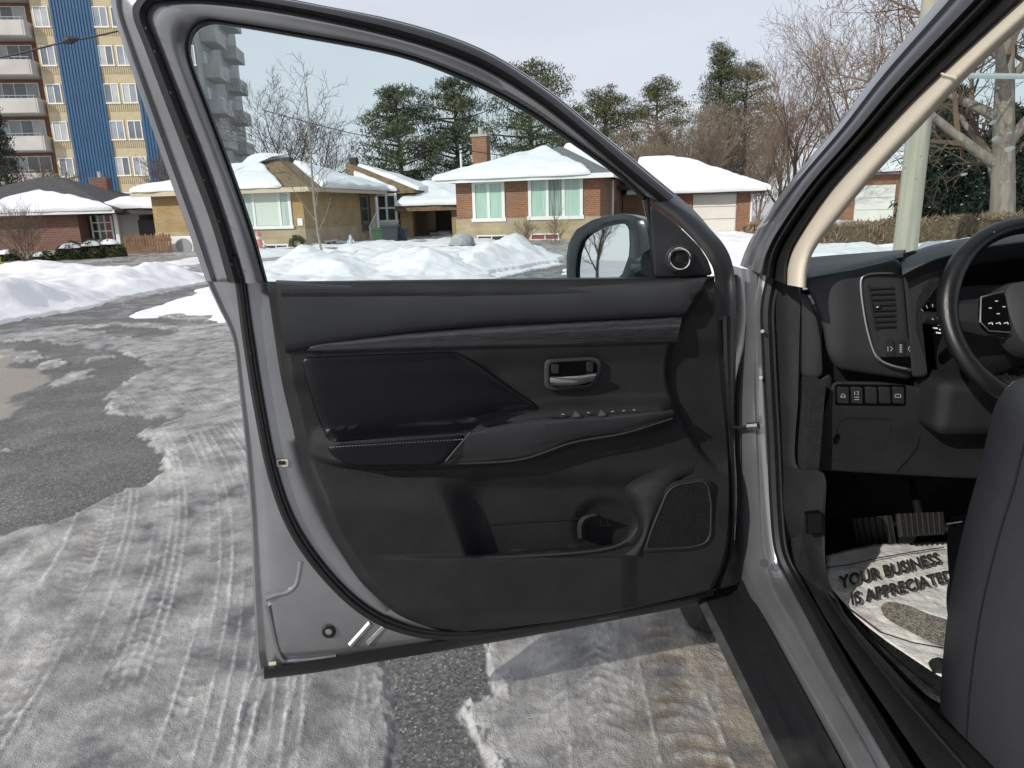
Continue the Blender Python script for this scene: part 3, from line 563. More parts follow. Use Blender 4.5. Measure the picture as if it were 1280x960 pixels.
f1 = hip(xl, -.9, 0, 9, ze, zr, .6, 'x', run=4.5); rf = roof_mesh(f1, .14).build('roof', shingd, h.root, world=False)
MB().box((xl-.6, -.64, ze-.16), (-.3, -.56, ze+.0)).build('gutter', white, rf, world=False)
x0 = h.front(16, 250)[0]; A, B_, C_, D_ = [Vector(q) for q in f1[0]]
def onf(u, v): q = A.lerp(B_, u); t_ = D_.lerp(C_, u); return tuple(q.lerp(t_, v))
slab([onf(.42, -.02), onf(.985, -.02), onf(.95, .2), onf(.80, .36), onf(.62, .5), onf(.5, .38)], .22, 21, roofsnow, rf, jit=.08)
f2 = hip(-1.8, 4.2, 1.0, 9, ze+.05, zr-.55, .5, 'x', run=3.6); rf2 = roof_mesh(f2, .3).build('roof', shingd, h.root, world=False)
slab(inset(f2[0], [-.12, -.05, .0, .5]), .24, 22, roofsnow, rf2); slab(inset(f2[1], [-.1, .0, .0]), .24, 23, roofsnow, rf2)
h.box('wing_wall', (1.2, 1.7, -.4), (4.0, 9, ze-.25), dbrick); h.box('wing_band', (1.15, 1.55, ze-.9), (4.1, 1.69, ze-.3), M('grey_band', (.36, .36, .37), .7))
x_, z_ = h.front(125, 222, 6); MB().box((x_-.4, 5.7, z_-1.5), (x_+.4, 6.3, z_)).build('chimney', dbrick, rf, world=False); MB().tube([(x_, 6, z_), (x_, 6, z_+.3)], .1, 8).build('chimney_pot', concm, rf, world=False)

# ---- garage of a house far right, through the windscreen
B4 = House(1145, 285, 46, R(-8), -.6, 'far_brick_garage', 'distant low brick garage with cream door seen through the windscreen')
h = B4; (x0, z1), (x1, z0) = h.front(1072, 232), h.front(1118, 268); ze = h.front(1100, 214)[1]
h.box('wall', (x0-1.2, .3, -.5), (x1+8, 6, ze), rbrick); gd = h.box('garage_door', (x0, .2, -.4), (x1, .28, z1), cream)
zs = np.linspace(-.35, z1-.02, 5)
for k in range(4): h.box('panel', (x0+.03, .15, zs[k]+.02), (x1-.03, .198, zs[k+1]-.02), cream, gd)
fg = hip(x0-1.2, x1+8, .3, 6, ze, ze+1.2, .5, 'x'); rf = roof_mesh(fg, .2).build('roof', shing_g, h.root, world=False); slab(inset(fg[0], [-.1, 0, 0, 0]), .25, 31, roofsnow, rf)

# ---- apartment tower
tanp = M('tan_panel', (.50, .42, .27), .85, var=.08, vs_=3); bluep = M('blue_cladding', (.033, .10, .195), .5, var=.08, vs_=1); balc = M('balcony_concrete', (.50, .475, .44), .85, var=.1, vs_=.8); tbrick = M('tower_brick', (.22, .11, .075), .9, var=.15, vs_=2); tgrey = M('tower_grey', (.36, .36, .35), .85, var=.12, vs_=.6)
T = House(256, 200, 62, R(7), -3.0, 'apartment_tower', 'tall tan apartment tower with blue cladding strips and stacked balconies', 'building')
h = T; FL = 2.80; zw = h.front(80, 117)[1]; nfl = 14
def tx(px, py=110): return h.front(px, py)[0]
xA, xB, xC, xD, xE, xF, xG = tx(-40), tx(55), tx(79), tx(130), tx(172), tx(222), 0.0
z_top = zw+FL*6.4
h.box('wall', (xB, 0, -1), (0, 16, z_top), tanp); h.box('balcony_wall', (xA-14, 1.2, -1), (xB, 16, z_top), tbrick)
def ribs(name, x0, x1, y, d, per, mat):
    m = MB(); n = int((x1-x0)/per); pts = []
    for k in range(n):
        a = x0+(x1-x0)*k/n; b = x0+(x1-x0)*(k+.5)/n; c = x0+(x1-x0)*(k+1)/n; pts += [(a, y), (b-.03, y), (b, y-d), (c-.03, y-d)]
    pts.append((x1, y)); m.grid([[(a, b, z) for a, b in pts] for z in (-1, z_top)]); return m.build(name, mat, h.root, world=False)
ribs('blue_strip', xC, xD, -.10, .06, .22, bluep); ribs('blue_strip', xE, xF, -.10, .06, .22, bluep)
for (xa, xb) in ((xB, xC), (xD, xE), (xF, xG)):
    m = MB(); n = max(2, int((xb-xa)/.15))
    for k in range(-8, 7):
        zc = zw+FL*k
        if zc < 0: continue
        for j in range(n): x_ = xa+(xb-xa)*(j+.2)/n; m.box((x_, -.045, zc-1.35), (x_+(xb-xa)*.6/n, -.003, zc-.62))
    tag(m.build('spandrel_ribs', tanp, h.root, world=False), kind='stuff')
cols = [tx(67), tx(139), tx(161.5), tx(240)]
wp = [M('win_pane%d' % k, c, .15, var=.2, vs_=.9) for k, c in enumerate([(.30, .33, .35), (.16, .18, .2), (.45, .47, .46)])]
for xi, x_ in enumerate(cols):
    for k in range(-4, 5):
        zc = zw+FL*k; h.window(x_-.55, x_+.55, zc-.78, zc+.72, widths=[1, 1], y=-.02, fr=.07, pane=[wp[(k+xi) % 3], wp[(k*2+xi+1) % 3]])
        if (k+xi) % 2: pass
for k in range(-6, 6):
    zc = zw+FL*k-.55
    b = h.box('balcony', (xA-14, -.9, zc-.95), (xB-.35, -.75, zc+.12), balc); MB().box((xA-14, -.748, zc-.98), (xB-.35, 1.25, zc-.80)).build('floor_slab', balc, b, world=False)
    m = MB(); m.tube([(xA-14, -.83, zc+.32), (xB-.35, -.83, zc+.32)], .03, 4)
    for j in range(14): m.tube([(xB-.5-j*.9, -.83, zc+.12), (xB-.5-j*.9, -.83, zc+.32)], .02, 4)
    m.build('railing', metal_g, b, world=False)
    MB().box((xB-.4, -.9, zc-.98), (xB-.25, 1.2, zc+.12)).build('balcony_end', balc, b, world=False)
    h.window(xB-4.6, xB-.9, zc+.1-.9, zc+1.55, 4, y=1.18, fr=.06, pane=[wp[k % 3], wp[(k+1) % 3], wp[1], wp[k % 3]])
# right flank with its balconies, in shade
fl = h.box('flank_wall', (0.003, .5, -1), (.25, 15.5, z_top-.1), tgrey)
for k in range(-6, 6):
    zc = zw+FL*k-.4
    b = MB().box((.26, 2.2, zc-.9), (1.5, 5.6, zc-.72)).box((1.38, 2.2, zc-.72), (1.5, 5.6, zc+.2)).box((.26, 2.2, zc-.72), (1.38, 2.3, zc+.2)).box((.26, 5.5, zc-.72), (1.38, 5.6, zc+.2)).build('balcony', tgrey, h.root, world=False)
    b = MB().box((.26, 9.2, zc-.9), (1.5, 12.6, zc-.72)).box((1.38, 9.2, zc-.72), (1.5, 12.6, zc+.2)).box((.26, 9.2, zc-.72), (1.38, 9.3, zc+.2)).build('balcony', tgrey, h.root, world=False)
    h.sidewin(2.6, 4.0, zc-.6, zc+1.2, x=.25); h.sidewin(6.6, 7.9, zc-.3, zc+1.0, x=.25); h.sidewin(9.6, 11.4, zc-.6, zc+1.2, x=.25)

# ------------------------------------------------------------------ trees
bark = M('bark_grey', (.085, .068, .055), .95, var=.25, vs_=6, bump=.7, bs=25, stretch=(1, 1, .25)); barkb = M('bark_brown', (.20, .145, .105), .95, var=.25, vs_=6, bump=.6, bs=25, stretch=(1, 1, .25))
barkp = M('bark_pale', (.27, .24, .205), .9, var=.25, vs_=9, bump=.4, bs=25); twigb = M('twig_brown', (.15, .105, .075), .95); twigl = M('twig_light', (.22, .175, .135), .95); twigg = M('twig_grey', (.075, .06, .05), .95); barkl = M('bark_light', (.25, .212, .175), .95, var=.3, vs_=7, bump=.8, bs=20, stretch=(1, 1, .2))
def bare(name, loc, hgt, seed, label, mats=(bark, twigg), levels=5, trunk=.3, r0=None, spread=.75, kids=(5, 5, 4, 4, 3), up=.25, bend=.25, trunk_dir=(0, 0, 1), group=None, lens=(.62, .6, .55, .55, .5), cat='tree', min_r=.016, thin=.62):
    rd = random.Random(seed); T_ = MB(); C_ = MB(); r0 = r0 or hgt*.02; o = Vector((0, 0, 0))
    def grow(p, d, L_, r, lv):
        n = 5 if lv < 2 else (3 if lv < 4 else 2); pts = [p]; rads = [r]; q = p.copy(); dd = d.copy()
        for i in range(n):
            dd = (dd+Vector((rd.gauss(0, 1), rd.gauss(0, 1), rd.gauss(0, .7)))*bend*.32+Vector((0, 0, up*.14))).normalized()
            q = q+dd*(L_/n); pts.append(q.copy()); rads.append(max(min_r*.6, r*(1-(1-(.35 if lv else .55))*(i+1)/n)))
        (T_ if lv < 2 else C_).tube(pts, rads, 8 if lv == 0 else (5 if lv == 1 else 3), cap=False)
        if lv >= levels: return
        k = kids[min(lv, len(kids)-1)]
        for j in range(k):
            t_ = (trunk if lv == 0 else .22)+(1-(trunk if lv == 0 else .22))*(j+rd.random()*.7)/k; t_ = min(t_, .99)
            f_ = t_*n; i = min(int(f_), n-1); b = pts[i].lerp(pts[i+1], f_-i); rb = rads[i]+(rads[i+1]-rads[i])*(f_-i)
            ax = (pts[i+1]-pts[i]).normalized(); a = j*2.4+rd.uniform(-.5, .5); s = ax.orthogonal().normalized(); s = s*math.cos(a)+ax.cross(s)*math.sin(a)
            sp = spread*rd.uniform(.7, 1.25); nd = (ax*math.cos(sp)+s*math.sin(sp)).normalized()
            grow(b, nd, L_*lens[min(lv, len(lens)-1)]*rd.uniform(.75, 1.2)*(1.15-.35*t_ if lv == 0 else 1), max(min_r, rb*thin), lv+1)
    grow(o, Vector(trunk_dir).normalized(), hgt*.72, r0, 0)
    zm = max(v[2] for v in T_.v+C_.v); s = hgt/zm
    for mb in (T_, C_): mb.v = [(x*s, y*s, z*s) for x, y, z in mb.v]
    r_ = root(name, loc, label, cat, group); T_.build('trunk', mats[0], r_, smooth=True, world=False, fix=False, angle=180); C_.build('crown', mats[1], r_, world=False, fix=False); return r_
def pxtree(px, pyt, Y, zb=-.5): t_ = AT(px, pyt, Y); return Vector((t_.x, Y, zb)), t_.z-zb
needle = M('pine_needles', (.035, .055, .028), .8, col2=(.12, .135, .062), vs_=.9); needl2 = M('cedar_needles', (.045, .06, .022), .8, col2=(.14, .135, .05), vs_=.9); needl3 = M('dark_spruce', (.014, .024, .016), .85, col2=(.03, .045, .025), vs_=.8)
def pine(name, loc, hgt, wid, seed, label, mat=needle, first=.16, clumps=58, per=120, size=.12, group='evergreens behind the houses', shape=1.0):
    rd = np.random.default_rng(seed); T_ = MB(); tops = []
    T_.tube([(0, 0, 0), (.1, 0, hgt*.4), (0, .1, hgt*.75), (.05, 0, hgt*.98)], [hgt*.022, hgt*.017, hgt*.010, .02], 8)
    V = []
    for k in range(clumps):
        t_ = first+(1-first)*(k+.5)/clumps; a = k*2.399+rd.uniform(-.5, .5); u = (t_-first)/(1-first)
        prof = (max(.10, 1-(abs(u-.38)/.66)**2.2))**.7 if shape > 0 else (1-u)*.93+.07
        L_ = wid*prof*(rd.uniform(.35, 1.15) if shape > 0 else rd.uniform(.7, 1.08)); z0 = hgt*t_; z1 = z0+L_*(rd.uniform(-.05, .40) if shape > 0 else rd.uniform(-.25, .1))
        e = np.array([math.cos(a)*L_, math.sin(a)*L_, min(z1, hgt)])
        T_.tube([(0, 0, z0*.985), (e[0]*.5, e[1]*.5, z0+(e[2]-z0)*.35), tuple(e)], [.07*prof+.02, .045*prof+.012, .012], 4, cap=False)
        for c in range(3 if shape > 0 else 4):
            cc = np.array([0, 0, z0])+(e-np.array([0, 0, z0]))*(1.0-.25*c)+rd.normal(0, .12, 3)*wid*.4
            n = int(per*(1-.2*c)); q = rd.normal(0, 1, (n, 3)); q /= np.linalg.norm(q, axis=1)[:, None]; q *= (rd.random(n)**.5)[:, None]
            q = cc+q*np.array([.33, .33, .17])*wid*(.6+.4*prof)*rd.uniform(.7, 1.25)
            d = rd.normal(0, 1, (n, 3)); d[:, 2] += .7; d /= np.linalg.norm(d, axis=1)[:, None]; s = np.cross(d, rd.normal(0, 1, (n, 3))); s /= np.linalg.norm(s, axis=1)[:, None]
            ln = size*rd.uniform(.6, 1.3, n)[:, None]; V.append(np.stack([q-d*ln, q+s*ln*.22, q+d*ln, q-s*ln*.22], 1).reshape(-1, 3))
    V = np.concatenate(V); C_ = MB(); C_.v = V.tolist(); C_.f = [(4*i, 4*i+1, 4*i+2, 4*i+3) for i in range(len(V)//4)]
    r_ = root(name, loc, label, 'tree', group); T_.build('trunk', bark, r_, smooth=True, world=False, fix=False); C_.build('crown', mat, r_, world=False, fix=False); return r_
for (px, pyt, Y, wd, sd_, lb, mt, shp) in (
    (494, 113, 46, 2.6, 1, 'dark pine tree left of two behind the yellow house carport', needle, 1), (567, 104, 48, 3.0, 2, 'dark pine tree directly behind the brick chimney', needle, 1),
    (661, 84, 47, 3.4, 3, 'tall dark pine behind the red brick house roof ridge', needle, 1), (757, 116, 58, 3.2, 4, 'small olive pine just right of the door frame curve', needl2, 1),
    (822, 104, 62, 3.5, 5, 'olive pine between the small pine and the tall conifer', needl2, 1), (903, 58, 60, 3.9, 6, 'tallest pointed conifer above the brown thicket', needle, 0), (935, 82, 64, 3.5, 8, 'yellow green conifer at the right shoulder of the tallest one', needl2, 1), (716, 140, 55, 2.7, 9, 'low dark pine half hidden behind the door frame', needle, 1)):
    loc, hh = pxtree(px, pyt, Y); pine('pine_tree', loc, hh, wd, sd_, lb, mt, shape=shp, per=150)
loc, hh = pxtree(1197, 95, 34); pine('spruce_tree', loc, hh*.93, 2.1, 11, 'dark dense spruce between the utility pole and the thick trunk', needl3, first=.04, clumps=90, per=70, size=.2, shape=0)
loc, hh = pxtree(1265, 130, 36); pine('spruce_tree', loc, hh*.95, 2.6, 12, 'dark dense spruce behind the thick pale trunk', needl3, first=.04, clumps=90, per=70, size=.2, shape=0)
loc, hh = pxtree(-12, 130, 50); pine('spruce_tree', loc, hh, 2.0, 13, 'dark conifer at the left picture edge before the tower', needl3, first=.1, clumps=60, per=60, shape=0)
# bare deciduous trees
loc, hh = pxtree(338, 76, 44); bare('bare_tree', loc, hh, 21, 'wide bare tree rising behind the yellow house roof', lens=(.68, .6, .55, .5, .5), kids=(7, 6, 5, 4, 3), trunk=.25, spread=.62, up=.5, r0=.22)
loc, hh = pxtree(396, 120, 42); bare('bare_tree', loc, hh, 22, 'slim bare tree right of the wide one behind the yellow roof', min_r=.014, kids=(6, 5, 4, 4), levels=4, trunk=.3, spread=.55, up=.5, r0=.14)
p = G(404, 322, .1); t_ = AT(398, 62, 19.5); p = Vector((AT(404, 310, 19.5).x, 19.5, -.1)); bare('birch_sapling', p, t_.z+.1, 24, 'thin pale birch sapling in front of the yellow house', mats=(barkp, twigg), levels=3, kids=(13, 5, 4), trunk=.18, spread=.8, up=.35, bend=.08, r0=.030, lens=(.26, .45, .45), trunk_dir=(-.10, 0, 1), thin=.42, min_r=.0045)
TK = []
def thicket(loc, hh, sd_, i, label, **k):
    if i < 3: TK.append((bare('thicket_tree', loc, hh, sd_, label, **k), hh)); return
    src, h0 = TK[i % 3]; c = copy_tree(src, None, loc, sd_*1.3, label); c.scale = (hh/h0*(1+.15*math.sin(sd_)), hh/h0, hh/h0)
for i, (px, pyt, Y, sd_) in enumerate(((775, 152, 52, 31), (812, 148, 50, 32), (848, 135, 51, 33), (885, 118, 50, 34), (922, 112, 52, 35), (955, 128, 49, 36), (742, 165, 54, 37), (868, 150, 47, 38), (830, 165, 46, 39))):
    loc, hh = pxtree(px, pyt, Y); thicket(loc, hh, sd_, i, 'dense light brown bare tree, number %s from the left in the thicket' % ['two', 'three', 'five', 'seven', 'eight', 'nine', 'one', 'six', 'four'][i], mats=(barkb, twigl), levels=5, kids=(13, 7, 5, 4, 3), trunk=.06, spread=.5, up=.55, bend=.25, r0=.12, lens=(.55, .52, .5, .5, .5), min_r=.011, group='brown bare trees of the thicket')
loc, hh = pxtree(1003, 18, 44); bare('bare_tree', loc, hh, 41, 'large bare tree between the garage and the windscreen pillar', mats=(bark, twigb), kids=(8, 7, 5, 4, 3), trunk=.16, spread=.55, up=.55, r0=.26, lens=(.75, .6, .55, .5, .5), min_r=.015)
loc, hh = pxtree(1075, -30, 48); bare('bare_tree', loc, hh, 42, 'tall bare tree behind the windscreen pillar', mats=(bark, twigb), kids=(8, 7, 5, 4, 3), trunk=.14, spread=.6, up=.5, r0=.25, lens=(.75, .6, .55, .5, .5), min_r=.015)
p = AT(1252, 300, 23); bare('bare_tree', (p.x, p.y, -.3), 13.5, 44, 'thick pale trunked tree right of the utility pole', mats=(barkl, twigb), kids=(9, 6, 5, 4, 3), trunk=.20, spread=.85, up=.25, r0=.50, lens=(.72, .6, .55, .5, .5), trunk_dir=(.02, 0, 1))
loc, hh = pxtree(985, 95, 56); bare('bare_tree', loc, hh, 45, 'pale brown bare tree just right of the conifers', mats=(bark, twigb), kids=(10, 7, 5, 4), levels=4, trunk=.1, spread=.5, up=.7, r0=.2, lens=(.6, .55, .5, .5), min_r=.011)
p = AT(36, 335, 24); bare('bare_shrub', (p.x, p.y, -.5), AT(36, 238, 24).z+.5, 46, 'leafless round shrub in front of the dark roofed house', mats=(barkb, twigb), kids=(11, 7, 5, 4), levels=4, trunk=.06, spread=.6, up=.45, r0=.05, lens=(.8, .55, .5, .5), cat='shrub', min_r=.006)
loc, hh = pxtree(205, 175, 44); bare('bare_tree', loc, hh, 47, 'low bare tree beside the tower base', mats=(barkb, twigb), kids=(9, 6, 5, 4), levels=4, trunk=.12, spread=.6, up=.5, r0=.12, lens=(.7, .55, .5, .5))
loc, hh = pxtree(52, 190, 42); bare('bare_tree', loc, hh, 48, 'low bare tree above the dark roof at the left edge', mats=(barkb, twigb), kids=(9, 6, 5, 4), levels=4, trunk=.12, spread=.6, up=.5, r0=.12, lens=(.7, .55, .5, .5))
for i, (px, hh, lb) in enumerate(((655, 1.0, 'larger leafless foundation shrub under the windows of the red house'), (697, 1.3, 'upright leafless shrub under the wide window of the red house'))):
    p = AT(px, 300, 26.5); bare('bare_shrub', (p.x, p.y, -.35), hh+.4, 60+i, lb, mats=(barkb, twigb), kids=(9, 6, 4), levels=3, trunk=.05, spread=.5, up=.4, r0=.03, lens=(.8, .55, .5), cat='shrub', min_r=.008)
# clipped hedges and snow-capped yews
def shrub(name, loc, sx, sy, sz, seed, label, mat, n=2600, size=.06, cap=True, boxy=1.0, group=None, cat='shrub'):
    rd = np.random.default_rng(seed); q = rd.normal(0, 1, (n, 3)); q /= np.linalg.norm(q, axis=1)[:, None]; q = np.sign(q)*np.abs(q)**boxy
    q *= (.86+.16*rd.random(n)+.10*np.sin(q[:, 0]*7+seed)*np.cos(q[:, 2]*6))[:, None]; q[:, 2] = np.abs(q[:, 2])
    q *= np.array([sx, sy, sz]); d = rd.normal(0, 1, (n, 3)); d[:, 2] += .6; d /= np.linalg.norm(d, axis=1)[:, None]; s = np.cross(d, rd.normal(0, 1, (n, 3))); s /= np.linalg.norm(s, axis=1)[:, None]; ln = size*rd.uniform(.6, 1.4, n)[:, None]
    V = np.stack([q-d*ln, q+s*ln*.35, q+d*ln, q-s*ln*.35], 1).reshape(-1, 3)
    r_ = root(name, loc, label, cat, group); C_ = MB(); C_.v = V.tolist(); C_.f = [(4*i, 4*i+1, 4*i+2, 4*i+3) for i in range(n)]; C_.build('foliage', mat, r_, world=False, fix=False)
    m = MB(); rows = []
    for i in range(9):
        a = i/8*math.pi/2; rows.append([(sx*.82*np.sign(math.cos(k*6.283/20))*abs(math.cos(k*6.283/20))**boxy*math.cos(a)**.6, sy*.82*np.sign(math.sin(k*6.283/20))*abs(math.sin(k*6.283/20))**boxy*math.cos(a)**.6, sz*.8*math.sin(a)) for k in range(20)])
    m.grid(rows, True).build('branches', mat, r_, world=False, smooth=True)
    if cap:
        m = MB(); rows = []
        for i in range(7):
            t_ = 1-i/6; rows.append([(sx*.55*t_*math.cos(k*6.283/22)*(1+.3*vnoise(k*.8, seed, 3)), sy*.6*t_*math.sin(k*6.283/22)*(1+.25*vnoise(k*.8, seed+5, 3)), sz*(.90+.13*(1-t_**2.5))) for k in range(22)])
        m.grid(rows, True).build('snow_cap', roofsnow, r_, world=False, smooth=True)
    return r_
yew = M('yew_green', (.03, .04, .012), .85, col2=(.08, .085, .03), vs_=2.2); drybr = M('dry_hedge', (.17, .115, .07), .9, col2=(.30, .22, .14), vs_=1.5)
for i, (px, pyt, w_, Y) in enumerate(((8, 315, .62, 25), (52, 318, .55, 24.8), (87, 307, .62, 25), (113, 304, .58, 25.3), (136, 302, .62, 25.6))):
    t_ = AT(px, pyt, Y); shrub('yew_shrub', (t_.x, Y, -.75), w_, w_*.9, t_.z+.80, 80+i, ['snow capped yew shrub at the left picture edge', 'yew shrub just right of the leafless shrub', 'snow capped yew second from the wooden fence, left of centre', 'dark yew with snow cap next to last before the fence', 'broad snow capped yew closest to the wooden fence'][i], yew, boxy=.8, group='snow capped yews in a row')
# wooden fence
p0 = AT(158, 322, 27.5); p1 = AT(217, 320, 28); r_ = root('wooden_fence', (p0.x, p0.y, -.6), 'weathered brown picket fence between the yews and the yellow house', 'fence')
fm = M('fence_wood', (.24, .14, .08), .9, var=.3, vs_=4, bump=.4, bs=20)
bd = None; d = Vector((p1.x-p0.x, p1.y-p0.y, 0)); n = 16; pm = None
for k in range(n):
    hh = 1.32+.08*random.random(); m = MB(); s = d*(k/n); e = d*((k+.86)/n); nn = d.cross(Vector((0, 0, 1))).normalized()*.03
    m.prism([s, e, e+Vector((0, 0, hh-.08)), (s+e)/2+Vector((0, 0, hh)), s+Vector((0, 0, hh-.08))], nn).build('picket', fm, r_, world=False)
for z in (.4, 1.05): MB().prism([Vector((0, 0, z)), d+Vector((0, 0, z)), d+Vector((0, 0, z+.1)), Vector((0, 0, z+.1))], d.cross(Vector((0, 0, 1))).normalized()*-.05).build('rail', fm, r_, world=False)
# yellow post at the very edge
p = AT(1, 342, 22); r_ = root('marker_post', (p.x, p.y, -.6), 'yellow marker post at the left picture edge in the snow', 'post'); MB().tube([(0, 0, 0), (0, 0, AT(1, 318, 22).z+.6)], .07, 10).build('post', M('post_yellow', (.65, .5, .03), .5), r_, world=False); MB().tube([(0, 0, AT(1, 318, 22).z+.52), (0, 0, AT(1, 318, 22).z+.6)], .085, 10).build('cap', blackm, r_, world=False)
# long dry hedge beyond the windscreen, and its neighbours
r_ = root('dry_hedge', (G(1150, 330, 0).x, 18, -.4), 'long clipped brown leafless hedge beyond the windscreen', 'hedge')
pa = AT(1018, 282, 17.5); pb = AT(1420, 258, 15.5); n = 16000; rd = np.random.default_rng(5); t_ = rd.random(n); hh = np.interp(t_, [0, 1], [pa.z, pb.z])+.4
hw = .42+.05*np.sin(t_*40); ang = rd.random(n)*math.pi; Q = np.stack([pa.x+(pb.x-pa.x)*t_+rd.normal(0, .05, n), pa.y+(pb.y-pa.y)*t_+np.cos(ang)*hw*rd.uniform(.75, 1, n), -.4+hh*np.clip(np.sin(ang)*1.5, 0, 1)*rd.uniform(.8, 1.03, n)], 1)
Q[:, 2] = np.where(rd.random(n) < .6, -.4+rd.random(n)*hh, Q[:, 2]); d = rd.normal(0, 1, (n, 3)); d[:, 2] = np.abs(d[:, 2])+.6; d /= np.linalg.norm(d, axis=1)[:, None]; s = np.cross(d, rd.normal(0, 1, (n, 3))); s /= np.linalg.norm(s, axis=1)[:, None]; ln = .09*rd.uniform(.5, 1.5, n)[:, None]
V = np.stack([Q-d*ln, Q+s*ln*.10, Q+d*ln, Q-s*ln*.10], 1).reshape(-1, 3); C_ = MB(); C_.v = V.tolist(); C_.f = [(4*i, 4*i+1, 4*i+2, 4*i+3) for i in range(n)]; C_.build('twigs', drybr, r_, fix=False)
m = MB(); rows = []
for k in range(41):
    u = k/40; c = Vector((pa.x+(pb.x-pa.x)*u, pa.y+(pb.y-pa.y)*u, 0)); hz = pa.z+(pb.z-pa.z)*u
    rows.append([c+Vector((0, -.33+.04*vnoise(k*.7, 1), -.5)), c+Vector((0, -.34+.04*vnoise(k*.7, 2), hz-.14)), c+Vector((0, -.2, hz-.05+.03*vnoise(k*.9, 3))), c+Vector((0, .2, hz-.05)), c+Vector((0, .34, hz-.14)), c+Vector((0, .33, -.5))])
m.grid(rows).build('branches', M('hedge_core', (.10, .072, .045), .95, var=.4, vs_=9, bump=1, bs=25), r_, smooth=True)
shrub('brush_pile', (AT(955, 300, 22).x, 22, -.45), 1.3, 1.0, AT(955, 276, 22).z+.35, 97, 'tangled dry brush in snow beside the garage of the red house', drybr, n=2600, size=.12, cap=False)
# utility pole with lamp arm
pb = AT(1131, 312, 13.0); pt = AT(1171, -40, 13.0); r_ = root('utility_pole', (pb.x, pb.y, -.2), 'weathered pale wooden utility pole with a lamp arm, beyond the windscreen', 'pole')
d = (pt-pb); MB().tube([Vector((0, 0, 0)), d*.5+Vector((0, 0, .1)), d*2.2], [.205, .19, .15], 16).build('post', M('pole_wood', (.27, .265, .21), .9, col2=(.42, .40, .33), vs_=9, bump=1.0, bs=16, stretch=(1, 1, .06)), r_, world=False, smooth=True)
a0 = AT(1160, 94, 13.0)-Vector((pb.x, pb.y, -.2)); a1 = AT(1330, 96, 12.6)-Vector((pb.x, pb.y, -.2)); MB().tube([a0, a1], .045, 8).build('lamp_arm', M('arm_grey', (.45, .5, .5), .4, metal=.4), r_, world=False, smooth=True)
MB().box(tuple(a1+Vector((-.05, -.15, -.12))), tuple(a1+Vector((.7, .15, .1)))).build('lamp_head', metal_g, r_, world=False, bevel=.05)
# overhead cables
def cable(pts, rad, label):
    m = MB(); P = catmull([tuple(p) for p in pts], 10); b = P[0]; r_ = root('overhead_cable', tuple(b), label, 'cable'); m.tube([Vector(p) for p in P], rad, 5); m.build('wire', blackm, r_); return r_
rc = cable([AT(-120, 88, 26), AT(0, 72, 26), AT(75, 54, 26), AT(160, 36, 26), AT(420, -30, 26)], .03, 'black overhead cable crossing in front of the tower')
MB().tube([AT(78, 53, 26), AT(88, 50, 26), AT(98, 48.5, 26)], [.05, .14, .05], 8).build('splice_box', blackm, rc)
cable([AT(330, 138, 36), AT(405, 158, 36), AT(470, 172, 36), AT(640, 196, 36)], .02, 'thin overhead cable between the bare tree and the pines')
# trees on the far side of the street, to the left of the viewer: they show in the door mirror
for i, (x, y, hh) in enumerate(((-44, 1, 6.0), (-47, -5, 6.5), (-43, -2.5, 5.5), (-44, 6.5, 6), (-49, 10, 7))):
    bare('street_tree', (x, y, -.3), hh, 101+i, 'bare street tree reflected in the door mirror, %s' % ['second from left', 'leftmost', 'middle one', 'fourth from left', 'rightmost'][i], mats=(bark, twigb), kids=(8, 6, 5, 4), levels=4, trunk=.15, spread=.6, up=.5, r0=.16, lens=(.7, .58, .5, .5), min_r=.012, group='bare street trees behind the viewer')
# ------------------------------------------------------------------ the car with its open door
cf = Vector((math.sin(R(2.5)), math.cos(R(2.5)), 0)); ce = Vector((math.cos(R(2.5)), -math.sin(R(2.5)), 0)); zz = Vector((0, 0, 1))
def nhit(px, py, N, c):
    d = ray(px, py); return CAMLOC+d*((c-CAMLOC.dot(N))/d.dot(N))
dA = G(325, 842, .46); dB = G(885, 742, .44); dA.z = dB.z = 0
du = (dA-dB).normalized(); dn = zz.cross(du); dn = dn if dn.y < 0 else -dn; ZB = 1.22; TUM = .20
def D(px, py, off=0.0):                      # inner face of the open door, glass area leaning inwards
    c = dB.dot(dn)+off; q = nhit(px, py, dn, c)
    if q.z > ZB: q = nhit(px, py, dn-zz*TUM, c-TUM*ZB)
    return q
def S(px, py, lat):                          # plane along the car's flank
    q = nhit(px, py, ce, lat)
    if q.z > 1.2: q = nhit(px, py, ce-zz*.2, lat-.2*1.2)
    return q
def J(px, py, y): return nhit(px, py, cf, y)  # plane across the car
def Zp(px, py, z): return G(px, py, z)
def CP(lat, y, z): return ce*lat+cf*y+zz*z
FN = {'D': D, 'S': S, 'J': J, 'Z': Zp}
paint_shaded = M('car_paint_shaded', (.115, .118, .13), .38, metal=.7, coat=.5, var=.05, vs_=400); paint_lit = M('car_paint_lit', (.29, .294, .305), .25, metal=.65, coat=.3, var=.14, vs_=7, detail=8)  # one paint, light put into its colour: shaded tone outside, sunlit tone on jambs
plast = M('black_plastic', (.024, .0244, .0254), .44, bump=.35, bs=500, var=.15, vs_=14, spec=.2); plasts = M('soft_black', (.038, .0395, .043), .42, bump=.20, bs=600, var=.10, vs_=10, spec=.25)
leath = M('black_leather', (.0055, .0055, .0075), .34, bump=.12, bs=420, spec=.3, var=.15, vs_=20); rub = M('rubber', (.010, .010, .011), .55, var=.3, vs_=60); gloss = M('gloss_black', (.004, .004, .0045), .16, spec=.12)
